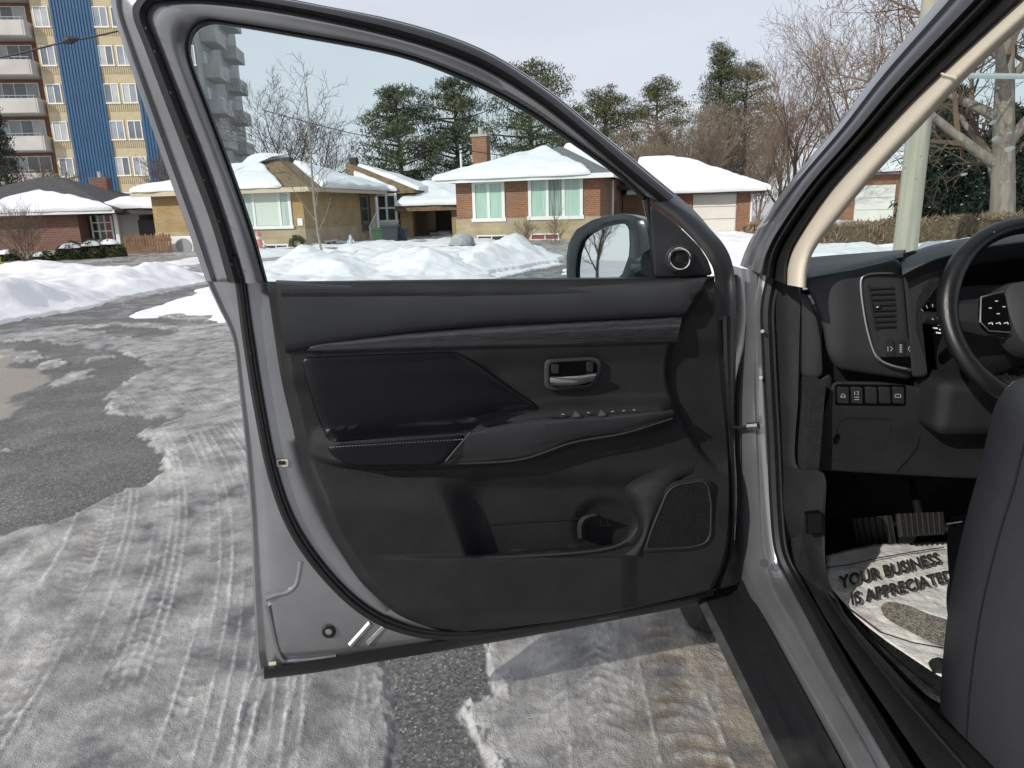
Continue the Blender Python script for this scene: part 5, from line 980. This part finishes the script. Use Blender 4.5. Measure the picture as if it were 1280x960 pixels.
# front wheel
wc = CP(wx+.10, 2.22, .34); m = MB(); rows = []
for r_, a in ((.20,-.10),(.30,-.115),(.335,-.10),(.35,-.06),(.35,.06),(.335,.10),(.30,.115),(.20,.10)): rows.append([wc+ce*a+(cf*math.cos(t_)+zz*math.sin(t_))*(r_*(1+(.008 if (abs(a) < .08 and k % 2) else 0))) for k, t_ in enumerate(np.linspace(0, 6.283, 72, False))])
wl = m.grid(rows, True).build('wheel', M('tyre', (.022, .022, .023), .85, var=.35, vs_=30, bump=.6, bs=60), car, smooth=True)
m = MB(); m.tube([wc-ce*.07, wc+ce*.05], .205, 30)
for k in range(5): a = k*1.2566; m.tube([wc-ce*.085, wc-ce*.085+(cf*math.cos(a)+zz*math.sin(a))*.19], [.03, .02], 6)
m.build('rim', silver, wl)
# sill step: black scuffed board outside the painted sill
b0 = sm([Zp(870, 748, .395), Zp(900, 810, .395), Zp(935, 882, .395), Zp(972, 960, .395), Zp(1075, 1180, .395)]); b1 = sm([Zp(878, 743, .405), Zp(910, 806, .405), Zp(945, 878, .405), Zp(985, 958, .405), Zp(1090, 1170, .405)])
b2 = sm([Zp(918, 731, .42), Zp(950, 790, .42), Zp(990, 868, .42), Zp(1034, 955, .42), Zp(1142, 1170, .42)]); b3 = sm([Zp(930, 724, .455), Zp(961, 784, .455), Zp(1003, 862, .455), Zp(1050, 950, .455), Zp(1165, 1165, .455)])
loft('sill_edge', [[p-zz*.05+ce*.12 for p in b0], b0, b1], M('sill_grey', (.055, .055, .054), .6, var=.3, vs_=30), car); loft('sill_step', [b1, mix3(b1, b2, .06, .004), mix3(b1, b2, .5, .001), mix3(b1, b2, .55, -.002), b2, b3], M('dusty_black', (0, 0, 0)), car)
m = MB(); m.grid([[CP(.60, y, z), CP(.72, y, z)] for y in (.2, 1.7) for z in (.25,)]).grid([[CP(.60, y, .25), CP(.60, y, .40)] for y in (.2, 1.7)]); m.build('underside', rub, car)
# inner sill trim and kick panel
KL = [(972,344,'J',1.665),(974,430,'J',1.655),(977,500,'J',1.645),(979,578,'J',1.635),(980,592,'J',1.63),(985,650,'J',1.60),(1002,705,'Z',.51),(1024,745,'Z',.51),(1048,787,'Z',.51),(1094,857,'Z',.51),(1130,908,'Z',.51),(1250,1080,'Z',.51)]
KR = [(1004,344,'J',1.63),(1001,430,'J',1.62),(999,500,'J',1.61),(996,580,'J',1.60),(1030,592,'J',1.52),(1031,650,'J',1.50),(1033,715,'J',1.47),(1050,757,'Z',.47),(1077,793,'Z',.46),(1131,852,'Z',.46),(1172,893,'Z',.46),(1330,1040,'Z',.46)]
kl, kr = sm(p3(KL)), sm(p3(KR))
loft('kick_panel', [[p-ce*.01+cf*.03 for p in kl], kl, mix3(kl, kr, .25, .010), mix3(kl, kr, .6, .014), mix3(kl, kr, .92, .010), kr, [p+cf*.05+ce*.02-zz*.05 for p in kr]], plast, car)
patch('kick_latch', [(1009,642),(1028,640),(1028,667),(1009,668)], gloss, car, P=J, h=0, corner=3, step=3, rings=2) if False else MB().prism([J(1009, 643, 1.485), J(1028, 641, 1.465), J(1028, 667, 1.455), J(1009, 669, 1.475)], cf*.02).build('kick_latch', gloss, car, bevel=.003)
m = MB(); m.tube([p.lerp(q, .45)+zz*.008 for p, q in zip(kl[28:], kr[28:])], .004, 6); m.build('sill_trim_seam', rub, car)
# floor pan, bulkhead, far side, roof: closes the cabin
MB().box((0, 0, 0), (.001, .001, .001)) if False else None
def cbox(name, lat0, lat1, y0, y1, z0, z1, mat, **k):
    m = MB().box((lat0, y0, z0), (lat1, y1, z1)); m.v = [tuple(CP(*v)) for v in m.v]; return m.build(name, mat, car, **k)
cbox('floor_pan', .62, 2.25, -1.4, 2.1, .36, .395, carpet); cbox('bulkhead', .60, 2.3, 2.06, 2.12, .36, 1.05, carpet); cbox('tunnel', 1.30, 1.50, -.5, 2.05, .395, .62, carpet, bevel=.03)
cbox('footwell_side', .60, .63, 1.56, 2.06, .396, .98, carpet)
cbox('roof', .66, 2.10, -1.6, 1.12, 1.70, 1.74, paint_shaded, bevel=.03); cbox('headliner', .68, 2.08, -1.6, 1.08, 1.675, 1.695, beige)
cbox('far_side', 2.24, 2.30, -1.6, 2.0, .3, 1.15, plast); cbox('rear_bulkhead', .55, 2.25, -1.62, -1.58, .3, 1.70, carpet)
cbox('rear_door', .48, .56, -1.5, .42, .42, 1.18, paint_shaded, bevel=.03); cbox('centre_pillar', .50, .60, .36, .47, .42, 1.66, paint_shaded, bevel=.02)
# ---- windscreen pillar
po_ = [(925,332),(934,308),(952,277),(990,224),(1045,158),(1098,88),(1173,0),(1235,-75)]; pin = [(984,356),(986,328),(999,297),(1042,234),(1095,176),(1150,118),(1225,48),(1300,-20)]
pri = [(1006,360),(1008,336),(1017,311),(1042,277),(1095,214),(1150,156),(1211,92),(1295,16)]
loft('windscreen_pillar', [cv(S, po_, .60), cv(S, po_, .50), cv(S, lerpk(po_, pin, .14), .485), cv(S, lerpk(po_, pin, .22), .490), cv(S, lerpk(po_, pin, .30), .484), cv(S, lerpk(po_, pin, .46), .488), cv(S, lerpk(po_, pin, .54), .50)], paint_shaded, car)
loft('pillar_seal', [cv(S, lerpk(po_, pin, .54), .50), cv(S, lerpk(po_, pin, .60), .492), cv(S, lerpk(po_, pin, .68), .503), cv(S, lerpk(po_, pin, .72), .515), cv(S, lerpk(po_, pin, .8), .51), cv(S, lerpk(po_, pin, .92), .515), cv(S, pin, .53)], rub, car)
pil = loft('pillar_trim', [cv(S, lerpk(pin, pri, t_), .522+.05*abs(t_-.40)**2.2+(.06 if t_ > 1 else 0)) for t_ in (0, .08, .2, .35, .5, .65, .8, .92, 1, 1.08)], beige, car, angle=180)
groove_p = [S(x, y, .519) for x, y in ((1177, 92), (1186, 95), (1195, 97))]; MB().tube(groove_p, .0016, 5).build('airbag_seam', M('pale_seam', (.75, .7, .6), .6), car)
# windscreen and its marks
wk = catmull([(1004,352),(1008,330),(1017,311),(1042,277),(1095,214),(1150,156),(1211,92),(1330,-18)], 3); wl_ = [S(x, y, .565) for x, y in wk]
wn = (wl_[-1]-wl_[0]).cross(ce).normalized(); wn = wn if wn.y < 0 else -wn
MB().grid([[p+ce*(1.55*s)-wn*(.30*s*(1-s))*1.0 for s in np.linspace(0, 1, 14)] for p in wl_]).build('windscreen', Mglass('screen_glass', (.84, .93, .92), .03), car, smooth=True, fix=False)
w0, w1 = wl_[0], wl_[-1]
def WS(px, py, off=.004): q = hit(px, py, w0, wn); s = (q-w0).dot(ce)/1.55; s = max(0, min(1, s)); return hit(px, py, w0-wn*(.30*s*(1-s))+wn*off, wn)
MSPOT = bpy.data.materials.new('water_spot'); MSPOT.use_nodes = True; _t = MSPOT.node_tree; _t.nodes.clear(); _o = _t.nodes.new('ShaderNodeOutputMaterial'); _b = _t.nodes.new('ShaderNodeBsdfTranslucent'); _b.inputs[0].default_value = (.9, .92, .93, 1); _t.links.new(_b.outputs[0], _o.inputs[0])
rd = random.Random(12); spots = [(1262,186,6),(1244,173,4),(1241,153,4),(1262,166,3),(1205,218,4),(1115,197,4),(1248,110,2)]
for k in range(46): spots.append((rd.gauss(1200, 38), rd.gauss(215, 38), rd.uniform(.7, 1.5)))
for k in range(26): spots.append((rd.uniform(1020, 1190), rd.uniform(265, 310), rd.uniform(.5, 1.1)))
m = MB()
for x, y, r_ in spots:
    if x < 1040 or (x-1040)*.86+y < 275 or x > 1278: continue
    c = WS(x, y); rr_ = r_*c.y/917*.95; a = ce; b = wn.cross(ce); st_ = rd.uniform(.6, 1.2)
    ring = [c+(a*math.cos(t_)+b*math.sin(t_)*st_)*rr_*(1+.2*rd.random()) for t_ in np.linspace(0, 6.283, 9, False)]; m.add(ring+[c+wn*(rr_*.25)], [(i, (i+1) % 9, 9) for i in range(9)])
tag(m.build('screen_spots', MSPOT, car, smooth=True), kind='stuff')

# ---- dashboard
def DA(px, py, off=0.0): return nhit(px, py, cf, 1.63-off)
dash = loft('dashboard', [cv(J, [(1001,349),(1040,341),(1067,336),(1122,322.5),(1129,322)], 1.62), cv(J, [(1000,346),(1040,337),(1067,331),(1122,318.5),(1129,318)], 1.64), cv(J, [(1003,336),(1040,331),(1067,327),(1123,315),(1130,314.5)], 1.74), cv(J, [(1008,322),(1040,319),(1067,317),(1124,312.5),(1132,312)], 1.92), cv(J, [(1008,326),(1040,324),(1067,322),(1124,318),(1132,317)], 2.0)], plasts, car)
m = MB()
for k in range(9):
    x = 1016+k*3.6; m.tube([J(x, 344-k*.7, 1.66), J(x+10, 339-k*.75, 1.72)], .0016, 4)
tag(m.build('demister_slots', rub, dash), kind='stuff')
cbox('dash_core', .66, 2.2, 1.68, 2.05, .80, 1.12, rub)
cbox('dash_top', .74, 2.2, 1.66, 2.02, 1.12, 1.185, plasts, bevel=.02)
patch('dash_fascia', [(1001,348),(1035,342),(1067,336),(1124,322),(1130,342),(1136,410),(1142,470),(1136,474),(1090,468),(1044,461),(1033,440),(1028,405),(1016,372)], plasts, dash, P=DA, h=lambda x, y: float(.012+.030*ss(1000, 1060, x)-.02*ss(440, 474, y)), edge=.010, rim=9, corner=10, step=5, rings=12, thick=.05)
patch('end_cap', [(999,363),(1010,368),(1020,392),(1027,425),(1029,468),(1022,474),(999,470)], plasts, dash, P=DA, h=lambda x, y: .006+.006*float(ss(1000, 1025, x)), edge=.006, rim=4, corner=8, step=4, rings=5)
patch('side_trim', [(998,473),(1022,477),(1038,465),(1041,478),(1028,510),(1012,555),(997,584),(981,583),(986,540)], plast, dash, P=DA, h=.004, edge=.006, rim=4, corner=8, step=4, rings=5, thick=.03)
# vent unit: silver ring, gloss panel, slats
vr = [(1076,350),(1082,345),(1105,342),(1128,344),(1132,370),(1137,415),(1142,461),(1134,463),(1112,456),(1096,446),(1086,420),(1079,385)]
patch('vent_panel', vr, gloss, dash, P=DA, h=.040, edge=.004, rim=3, corner=5, step=4, rings=6)
rg = catmull(vr[:4], 6).tolist(); rl_ = catmull([(1128,344),(1105,342),(1084,344),(1076,352),(1079,385),(1086,420),(1096,446),(1112,456),(1138,462)], 8)
MB().tube([DA(x, y, .043) for x, y in rl_], .0038, 8).build('vent_ring', silver, dash, smooth=True)
patch('vent_mouth', [(1085,356),(1092,353),(1117,353),(1121,385),(1120,410),(1112,416),(1097,414),(1092,408)], rub, dash, P=DA, h=.0415, edge=.001, rim=2, corner=4, step=3, rings=3)
for k in range(8):
    y = 359+k*6.9; x0 = 1087.5+k*.9; x1 = 1118+min(k, 4)*.5
    MB().prism([DA(x0, y, .044), DA(x1, y-1, .044), DA(x1, y+1.2, .049), DA(x0, y+2.2, .049)], cf*.004).build('vent_slat', plast, dash)
MB().tube([DA(1086, 356, .046), DA(1090, 385, .046), DA(1096, 412, .046)], .0022, 5).build('vent_frame', plast, dash); MB().prism([DA(1094, 381, .052), DA(1101, 380, .052), DA(1101, 385, .052), DA(1094, 386, .052)], cf*.006).build('vent_tab', plast, dash, bevel=.001); MB().tube([DA(1096, 384, .054), DA(1097.5, 384, .054)], .0016, 6).build('vent_tab_mark', wmark, dash)
def button(x0, y0, x1, y1, h, glyph=0, name='button'):
    b = patch(name, [(x0, y0), (x1, y0+1), (x1+.8, y1+1), (x0+.8, y1)], plast, dash, P=DA, h=h, edge=.002, rim=1.5, corner=1.5, step=2.5, rings=2, thick=.008)
    cx, cy = (x0+x1)/2+.4, (y0+y1)/2+1; t_ = h+.0018; mm = MB()
    def ln(*p): mm.tube([DA(cx+a, cy+c, t_) for a, c in p], .0008, 4)
    if glyph == 1: ln((-3, 2), (3, 2)); ln((-3, 2), (-1, -2), (1, -2), (3, 2))
    if glyph == 2: ln((-2.5, -5), (-2.5, -1)); ln((0, -5), (2, -5), (2, -1), (0, -1)); ln((-3, 2), (3, 2)); ln((-3, 5), (3, 5))
    if glyph == 3: ln((-4, 2), (-4, -1), (0, -2), (3, -1), (3, 2)); ln((-4, 2), (3, 2))
    if glyph == 4: ln((2.5, -3), (-1, -3), (-2.5, 0), (-1, 3), (2.5, 3)); ln((0, 0), (2.5, 0))
    if glyph == 5: ln((-2, -5), (2, -5)); ln((-2, -2), (2, -2)); ln((-2, 1), (2, 1)); ln((-2, 4), (2, 4)); ln((0, -5), (0, 4))
    if glyph == 6: ln((-3, -3), (-3, 3)); ln((0, -3), (3, 0), (0, 3))
    if mm.v: mm.build('button_mark', M('grey_print', (.45, .45, .45), .6), dash)
for k, (x, g_) in enumerate(((1107, 6), (1120, 5), (1132, 4))): button(x, 424, x+11, 446, .046, g_)
for k, (x, g_) in enumerate(((1046, 1), (1063, 2), (1081, 0), (1098, 0), (1115, 3))): button(x, 483, x+15, 504, .036, g_)
patch('lower_panel', [(1040,476),(1100,477),(1163,485),(1166,512),(1250,525),(1340,540),(1340,608),(1225,598),(1100,592),(996,586),(1014,552),(1030,512)], plast, dash, P=DA, h=lambda x, y: float(.030-.022*ss(505, 590, y)), edge=.008, rim=7, corner=8, step=6, rings=10, thick=.06)
patch('button_bezel', rect(1043, 480, 1133, 507, 1), gloss, dash, P=DA, h=.031, edge=.002, rim=2, corner=3, step=4, rings=2)
fz_ = [(1049,526),(1056,522),(1114,524),(1112,545),(1100,573),(1095,578),(1040,576),(1036,573),(1042,550)]
MB().tube([DA(x, y, .030-.022*float(ss(505, 590, y))+.0005) for x, y in resample(rounded(fz_, 5), 4)]+[DA(*resample(rounded(fz_, 5), 4)[0], .022)], .0012, 4).build('fuse_door_seam', rub, dash)
MB().prism([DA(1042, 548, .026), DA(1048, 542, .027), DA(1049, 548, .026), DA(1043, 555, .025)], cf*.004).build('fuse_door_pull', gloss, dash); MB().tube([DA(1150, 545, .022), DA(1146, 560, .018), DA(1120, 590, .012)], .001, 4).build('panel_seam', rub, dash)
MB().tube([DA(1006, 580, .012), DA(1006, 580, .004)], .007, 10).build('panel_screw', rub, dash)
# instrument hood and dials
hs = catmull([(1125,322),(1150,311),(1180,303),(1235,294),(1300,287),(1400,284)], 6); hf_ = catmull([(1128,342),(1152,330),(1180,320),(1235,308),(1300,300),(1400,298)], 6); hr = catmull([(1135,352),(1157,342),(1185,335),(1240,326),(1300,320),(1400,318)], 6)
loft('cluster_hood', [[J(x, y+3, 1.92) for x, y in hs], [J(x, y, 1.80) for x, y in hs], [J(x*.8+a*.2, y*.8+b*.2, 1.62) for (x, y), (a, b) in zip(hs, hf_)], [J(x, y, 1.535) for x, y in hf_], [J(x, y+2, 1.53) for x, y in hf_], [J(x, y, 1.56) for x, y in hr], [J(x, y+4, 1.75) for x, y in hr]], plasts, dash)
MB().tube([J(x, y+1, 1.532) for x, y in hf_], .0016, 5).build('hood_piping', M('grey_plastic', (0, 0, 0)), dash)
patch('cluster_side', [(1129,343),(1150,331),(1200,318),(1195,326),(1160,345),(1146,372),(1143,410),(1155,450),(1160,470),(1140,472),(1136,420)], plasts, dash, P=DA, h=.055, edge=.006, rim=4, corner=4, step=4, rings=5, thick=.03)
patch('cluster_face', [(1140,340),(1240,312),(1420,300),(1420,460),(1240,470),(1165,460),(1150,440)], gloss, dash, P=lambda x, y, o: nhit(x, y, cf, 1.665-o), h=0, edge=.001, rim=4, corner=6, step=8, rings=4)
def CL(x, y): return nhit(x, y, cf, 1.660)
gprint = bpy.data.materials.new('lit_gauge_print'); gprint.use_nodes = True; _p = gprint.node_tree.nodes['Principled BSDF']; _p.inputs['Base Color'].default_value = (.7, .72, .75, 1); _p.inputs['Emission Color'].default_value = (.8, .88, 1, 1); _p.inputs['Emission Strength'].default_value = .35
m = MB()
for (x, y, wd_) in ((1160,397,6),(1168,400,7),(1163,404,5),(1171,406,8),(1166,410,6),(1174,412,5),(1170,416,6),(1236,396,5),(1243,392,6),(1248,404,6)): m.prism([CL(x, y-1.2), CL(x+wd_, y-.4), CL(x+wd_, y+1.2), CL(x, y+.6)], -cf*.0006)
tag(m.build('gauge_readout', gprint, dash), kind='stuff')
patch('dash_corner', [(1106,322),(1146,312),(1156,345),(1116,352)], plasts, dash, P=DA, h=-.012, corner=3, step=5, rings=3)
for (cx, cy, r_) in ((1166, 402, 26), (1262, 398, 30)):
    MB().tube([CL(cx+r_*math.cos(a), cy+r_*math.sin(a)) for a in np.linspace(2.4, 7.0, 30)], .0014, 5).build('dial_ring', silver, dash)
    m = MB()
    for a in np.linspace(2.5, 6.9, 13): m.tube([CL(cx+(r_-4)*math.cos(a), cy+(r_-4)*math.sin(a)), CL(cx+(r_-8)*math.cos(a), cy+(r_-8)*math.sin(a))], .0009, 4)
    tag(m.build('dial_marks', gprint, dash), kind='stuff')
# steering column, stalk, wheel
wcn = J(1304, 391, 1.455); ta = R(24); wa = (-cf*math.cos(ta)+zz*math.sin(ta)); wy_ = (zz*math.cos(ta)+cf*math.sin(ta)); wx_ = ce
MB().tube([wcn-wa*.05-wy_*.0, wcn-wa*.12-zz*.015, wcn-wa*.26-zz*.03], [.055, .075, .085], 20).build('column_cover', plast, car, smooth=True)
cbox('column_shroud', .86, 1.16, 1.52, 1.66, .86, .99, plast, bevel=.03)
st0 = wcn-wa*.07-wx_*.05; st1 = J(1152, 397, 1.49); m = MB(); m.tube([st0, st0.lerp(st1, .55), st0.lerp(st1, .8), st1], [.009, .010, .014, .013], 10); stk = m.build('light_stalk', plast, car, smooth=True)
m = MB()
for k in range(5): q = st1.lerp(st0, .12+.07*k); m.tube([q+(CAMLOC-q).normalized()*.015, q+(CAMLOC-q).normalized()*.015+wx_*.006+zz*(.004 if k % 2 else -.003)], .0011, 4)
m.build('stalk_marks', wmark, stk)
wr = .186; m = MB(); rows = []
for a in np.linspace(0, 6.283, 96, False):
    c = wcn+(wx_*math.cos(a)+wy_*math.sin(a))*wr; rdir = (wx_*math.cos(a)+wy_*math.sin(a)); g_ = abs(math.cos(a)); tr_ = .0165+.0025*max(0, math.cos((a-2.75)*3)) if 1.9 < a < 3.6 else .0165
    rows.append([c+(rdir*math.cos(b)*tr_*1.08+wa*math.sin(b)*tr_) for b in np.linspace(0, 6.283, 14, False)])
rows.append(rows[0]); sw = MB().grid(rows, True).build('steering_wheel', M('wheel_leather', (.010, .010, .011), .30, bump=.12, bs=500), car, smooth=True)
a = 2.62; MB().tube([wcn+(wx_*math.cos(a)+wy_*math.sin(a))*wr+((wx_*math.cos(a)+wy_*math.sin(a))*math.cos(b)+wa*math.sin(b))*.0185 for b in np.linspace(0, 6.283, 16)], .001, 4).build('wheel_seam', rub, sw)
def WP(x, y, o=0): return wcn+wx_*x+wy_*y+wa*o
m = MB(); hub = [(-.085,.035),(-.07,.062),(0,.07),(.07,.062),(.085,.035),(.07,-.05),(.04,-.085),(-.04,-.085),(-.07,-.05)]
m.grid([[WP(x*s, y*s, o) for x, y in rounded(hub, .03, 3)] for s, o in ((1.0, -.04), (1.0, .0), (.94, .012), (.7, .020), (.3, .024), (.02, .025))], True); m.build('airbag_cover', plasts, sw, smooth=True)
for sx in (-1, 1):
    MB().grid([[WP(sx*x, y, o) for x, y, o in r_] for r_ in (((.08,.045,-.01),(.12,.035,-.012),(.178,.03,-.008)), ((.08,.03,.008),(.12,.022,.004),(.175,.018,.006)), ((.08,-.02,.008),(.12,-.022,.004),(.176,-.012,.006)), ((.075,-.05,-.01),(.12,-.04,-.012),(.178,-.025,-.008)))]).build('spoke', plast, sw, smooth=True)
    b = MB(); b.grid([[WP(sx*x, y, o) for x, y in rounded([(.078,.040),(.125,.030),(.132,-.02),(.118,-.036),(.076,-.04)], .01, 3)] for o in (.002, .012, .014)], True); b.f.append(tuple(len(b.v)-20+i for i in range(20))); b.build('spoke_switch', gloss, sw, smooth=True, angle=30)
    MB().tube([WP(sx*x, y, .013) for x, y in ((.078,.042),(.125,.032),(.133,-.02),(.118,-.038),(.076,-.042))], .0016, 5).build('spoke_trim', silver, sw, smooth=True)
    m = MB()
    for (x, y) in ((.098,.022),(.112,.008),(.098,-.004),(.085,.010)): m.tube([WP(sx*x-.002, y, .0155), WP(sx*x+.003, y, .0155)], .0011, 4)
    for x in (.085, .100, .115): m.tube([WP(sx*x-.004, -.024, .0155), WP(sx*x+.003, -.022, .0155), WP(sx*x+.004, -.026, .0155)], .0011, 4)
    tag(m.build('switch_marks', wmark, sw), kind='stuff')
MB().tube([J(1256, 467, 1.46), J(1262, 474, 1.46)], .003, 5).build('column_badge', silver, car)
# ---- footwell: pedals, rubber mat, paper mat
def pedal(name, pts, P, nrib, mat):
    o = MB().prism([P(x, y) for x, y in pts], -cf*.015+zz*.01).build(name, mat, car, bevel=.004); a, b, c, d = [Vector(P(x, y)) for x, y in pts]
    for k in range(nrib):
        t_ = (k+.7)/(nrib+.4); MB().tube([a.lerp(b, t_)-cf*.018+zz*.010, d.lerp(c, t_)-cf*.018+zz*.010], .0035, 5).build('rib', rub, o)
    return o
pedal('brake_pedal', [(1118,643),(1176,641),(1178,668),(1122,672)], lambda x, y: J(x, y, 1.78), 8, M('pedal_rubber', (.035, .033, .03), .7))
MB().tube([J(1148, 640, 1.80), J(1140, 600, 1.9)], .010, 8).build('pedal_arm', rub, car)
pedal('foot_rest', [(1062,648),(1112,645),(1118,682),(1070,690)], lambda x, y: J(x, y, 1.92), 6, M('pedal_rubber', (0, 0, 0)))
mt = root('rubber_floor_mat', tuple(CP(.95, 1.6, .40)), 'black ribbed rubber mat in the driver footwell under the paper', 'floor mat')
matp = [(1030,700),(1060,612),(1180,606),(1290,606),(1330,760),(1290,890),(1180,880),(1120,832),(1070,785)]
mm = rounded(matp, 25); m = MB(); m.prism([Zp(x, y, .405) for x, y in mm], zz*.008); mb_ = m.build('base', M('mat_rubber', (.018, .018, .019), .5, var=.5, vs_=50, bump=.3, bs=200), mt)
m = MB(); m.tube([Zp(x, y, .418) for x, y in resample(mm, 14)]+[Zp(*mm[0], .418)], .010, 6); m.build('raised_rim', M('mat_rubber', (0, 0, 0)), mt, smooth=True)
for k in range(16):
    u = k/15; a = (1088+92*u, 792+58*u); b = (a[0]+26, a[1]-16); MB().tube([Zp(*a, .416), Zp((a[0]+b[0])/2+5, (a[1]+b[1])/2+3, .417), Zp(*b, .416)], .0045, 5).build('rib', M('mat_rubber', (0, 0, 0)), mt)
for k in range(14): x = 1066+k*13; MB().tube([Zp(x, 668-k*.8, .416), Zp(x+8, 655-k*.8, .417)], .0045, 5).build('rib', M('mat_rubber', (0, 0, 0)), mt)
pm_ = root('paper_floor_mat', tuple(CP(.95, 1.5, .42)), 'crumpled white paper floor mat printed YOUR BUSINESS IS APPRECIATED', 'paper mat')
pp = [(1033,694),(1062,686),(1093,680),(1130,679),(1172,677),(1240,672),(1330,680),(1330,900),(1250,880),(1172,843),(1140,822),(1110,802),(1085,783),(1068,768),(1048,746),(1033,728)]
def PZ(x, y): g_ = G(x, y, .432); return .432+.007*float(vnoise(g_.x*14, g_.y*14, 5))+.004*float(vnoise(g_.x*37, g_.y*37, 6))+.010*float(ss(1060, 1034, x))
po2 = resample(pp, 6); c2 = po2.mean(0); rows = []
for s in np.linspace(1, 0.02, 26): rows.append([Zp(x, y, PZ(x, y)) for x, y in c2+(po2-c2)*s])
m = MB(); m.grid(rows, True); m.v += [(x, y, z-.0015) for x, y, z in m.v[:len(po2)]]; n_ = len(po2); b_ = len(m.v)-n_; m.f += [(i, (i+1) % n_, b_+(i+1) % n_, b_+i) for i in range(n_)]
sheet = m.build('sheet', M('mat_paper', (.80, .79, .75), .8, col2=(.56, .50, .40), vs_=12, thr=(.56, .88), bump=.7, bs=45), pm_, smooth=True, angle=180)
def txt(s_, o3, ux, uy, name, mat, dz, fat=.02, shear=.12):
    c = bpy.data.curves.new('txt', 'FONT'); c.body = s_; c.size = 1; c.offset = fat; c.shear = shear; c.resolution_u = 3; c.space_character = 1.03
    t_ = bpy.data.objects.new('txt', c); COL.objects.link(t_); dg = bpy.context.evaluated_depsgraph_get(); me_ = bpy.data.meshes.new_from_object(t_.evaluated_get(dg)); bpy.data.objects.remove(t_)
    vs_ = np.array([v.co[:2] for v in me_.vertices]); wd = vs_[:, 0].max(); m = MB()
    for x, y in vs_: q = o3+ux*(x/wd)+uy*(y/.7); m.v.append((q.x, q.y, q.z+dz))
    m.f = [tuple(p.vertices) for p in me_.polygons]; return m.build(name, mat, pm_)
ink = M('mat_ink', (.035, .032, .03), .8); inkg = M('mat_ink_soft', (.26, .24, .21), .8)
for s_, a, b, u in (('YOUR BUSINESS', (1051,735), (1178,703), (1047.5,720.5)), ('IS APPRECIATED', (1064,756), (1194,725), (1060.5,741.5))):
    o3, e3, u3 = G(*a, .4445), G(*b, .4445), G(*u, .4445); txt(s_, o3, e3-o3, u3-o3, 'printed_text', ink, 0, .034); txt(s_, o3+(e3-o3)*.007-(u3-o3)*.06, e3-o3, u3-o3, 'printed_shadow', inkg, -.0006, .0)
sole = [(1100,757),(1112,752),(1135,757),(1160,768),(1185,775),(1205,790),(1205,815),(1180,810),(1150,795),(1120,780),(1105,770)]
m = MB(); m.prism([Zp(x, y, .444) for x, y in resample(rounded(sole, 9), 3)], zz*.0006); m.build('printed_sole', M('sole_print', (.14, .125, .105), .8, col2=(.42, .38, .32), vs_=260, thr=(.48, .55)), pm_)
MB().tube([Zp(x, y, .443) for x, y in resample(rounded(sole, 9), 4)], .0012, 4).build('sole_outline', ink, pm_); MB().tube([Zp(x, y, .447) for x, y in ((1034,709),(1060,706),(1100,697),(1140,690),(1180,684))], .0014, 4).build('border_line', ink, pm_); MB().tube([Zp(x, y, .443) for x, y in ((1033,730),(1060,760),(1100,790),(1140,803),(1190,812))], .0014, 4).build('border_line', ink, pm_)
# ---- driver's seat
sk = [(1320,462),(1285,470),(1262,482),(1246,502),(1236,535),(1226,580),(1212,630),(1200,680),(1190,730),(1183,780),(1178,830),(1174,900),(1172,970),(1172,1060)]
q = sm([S(x, y, .74+max(0, (x-1250))*.0012) for x, y in sk], 4)
curves = [[p-cf*.26+ce*.03 for p in q], [p-cf*.20+ce*-.005 for p in q], [p-cf*.08-ce*.008 for p in q], q, [p+ce*.018+cf*.014 for p in q], [p+ce*.06+cf*.012 for p in q], [p+ce*.12-cf*.03 for p in q], [p+ce*.40-cf*.03 for p in q], [p+ce*.50-cf*.02 for p in q], [p+ce*.53-cf*.10 for p in q]]
seat = loft('seat_backrest', curves, seatm, car, angle=80)
MB().tube([p+ce*.016+cf*.0155 for p in q], .0035, 6).build('seat_piping', leath, car, smooth=True); MB().tube([p-cf*.10-ce*.008 for p in q], .0022, 5).build('seat_seam', rub, car)
cq = [(1182,650),(1177,668),(1178,700),(1180,722),(1176,742),(1178,765),(1182,790)]
q2 = sm([S(x, y, .80) for x, y in cq], 4); loft('seat_cushion', [[p-cf*.3 for p in q2], [p-cf*.02 for p in q2], [p+ce*.02+cf*.015 for p in q2], [p+ce*.10+cf*.02+zz*.01 for p in q2], [p+ce*.45+cf*.02+zz*.01 for p in q2]], leath, car)
m = MB()
for k in range(12): a = S(1184+k*1.6, 655-k*.25, .795); m.tube([a, a+ce*.002+cf*.001], .0010, 4)
tag(m.build('seat_stitching', M('grey_thread', (0, 0, 0)), car), kind='stuff')
m = MB(); m.tube([S(1170, 828, .80), S(1176, 838, .80)], .016, 8).build('seat_lever', plast, car, smooth=True)
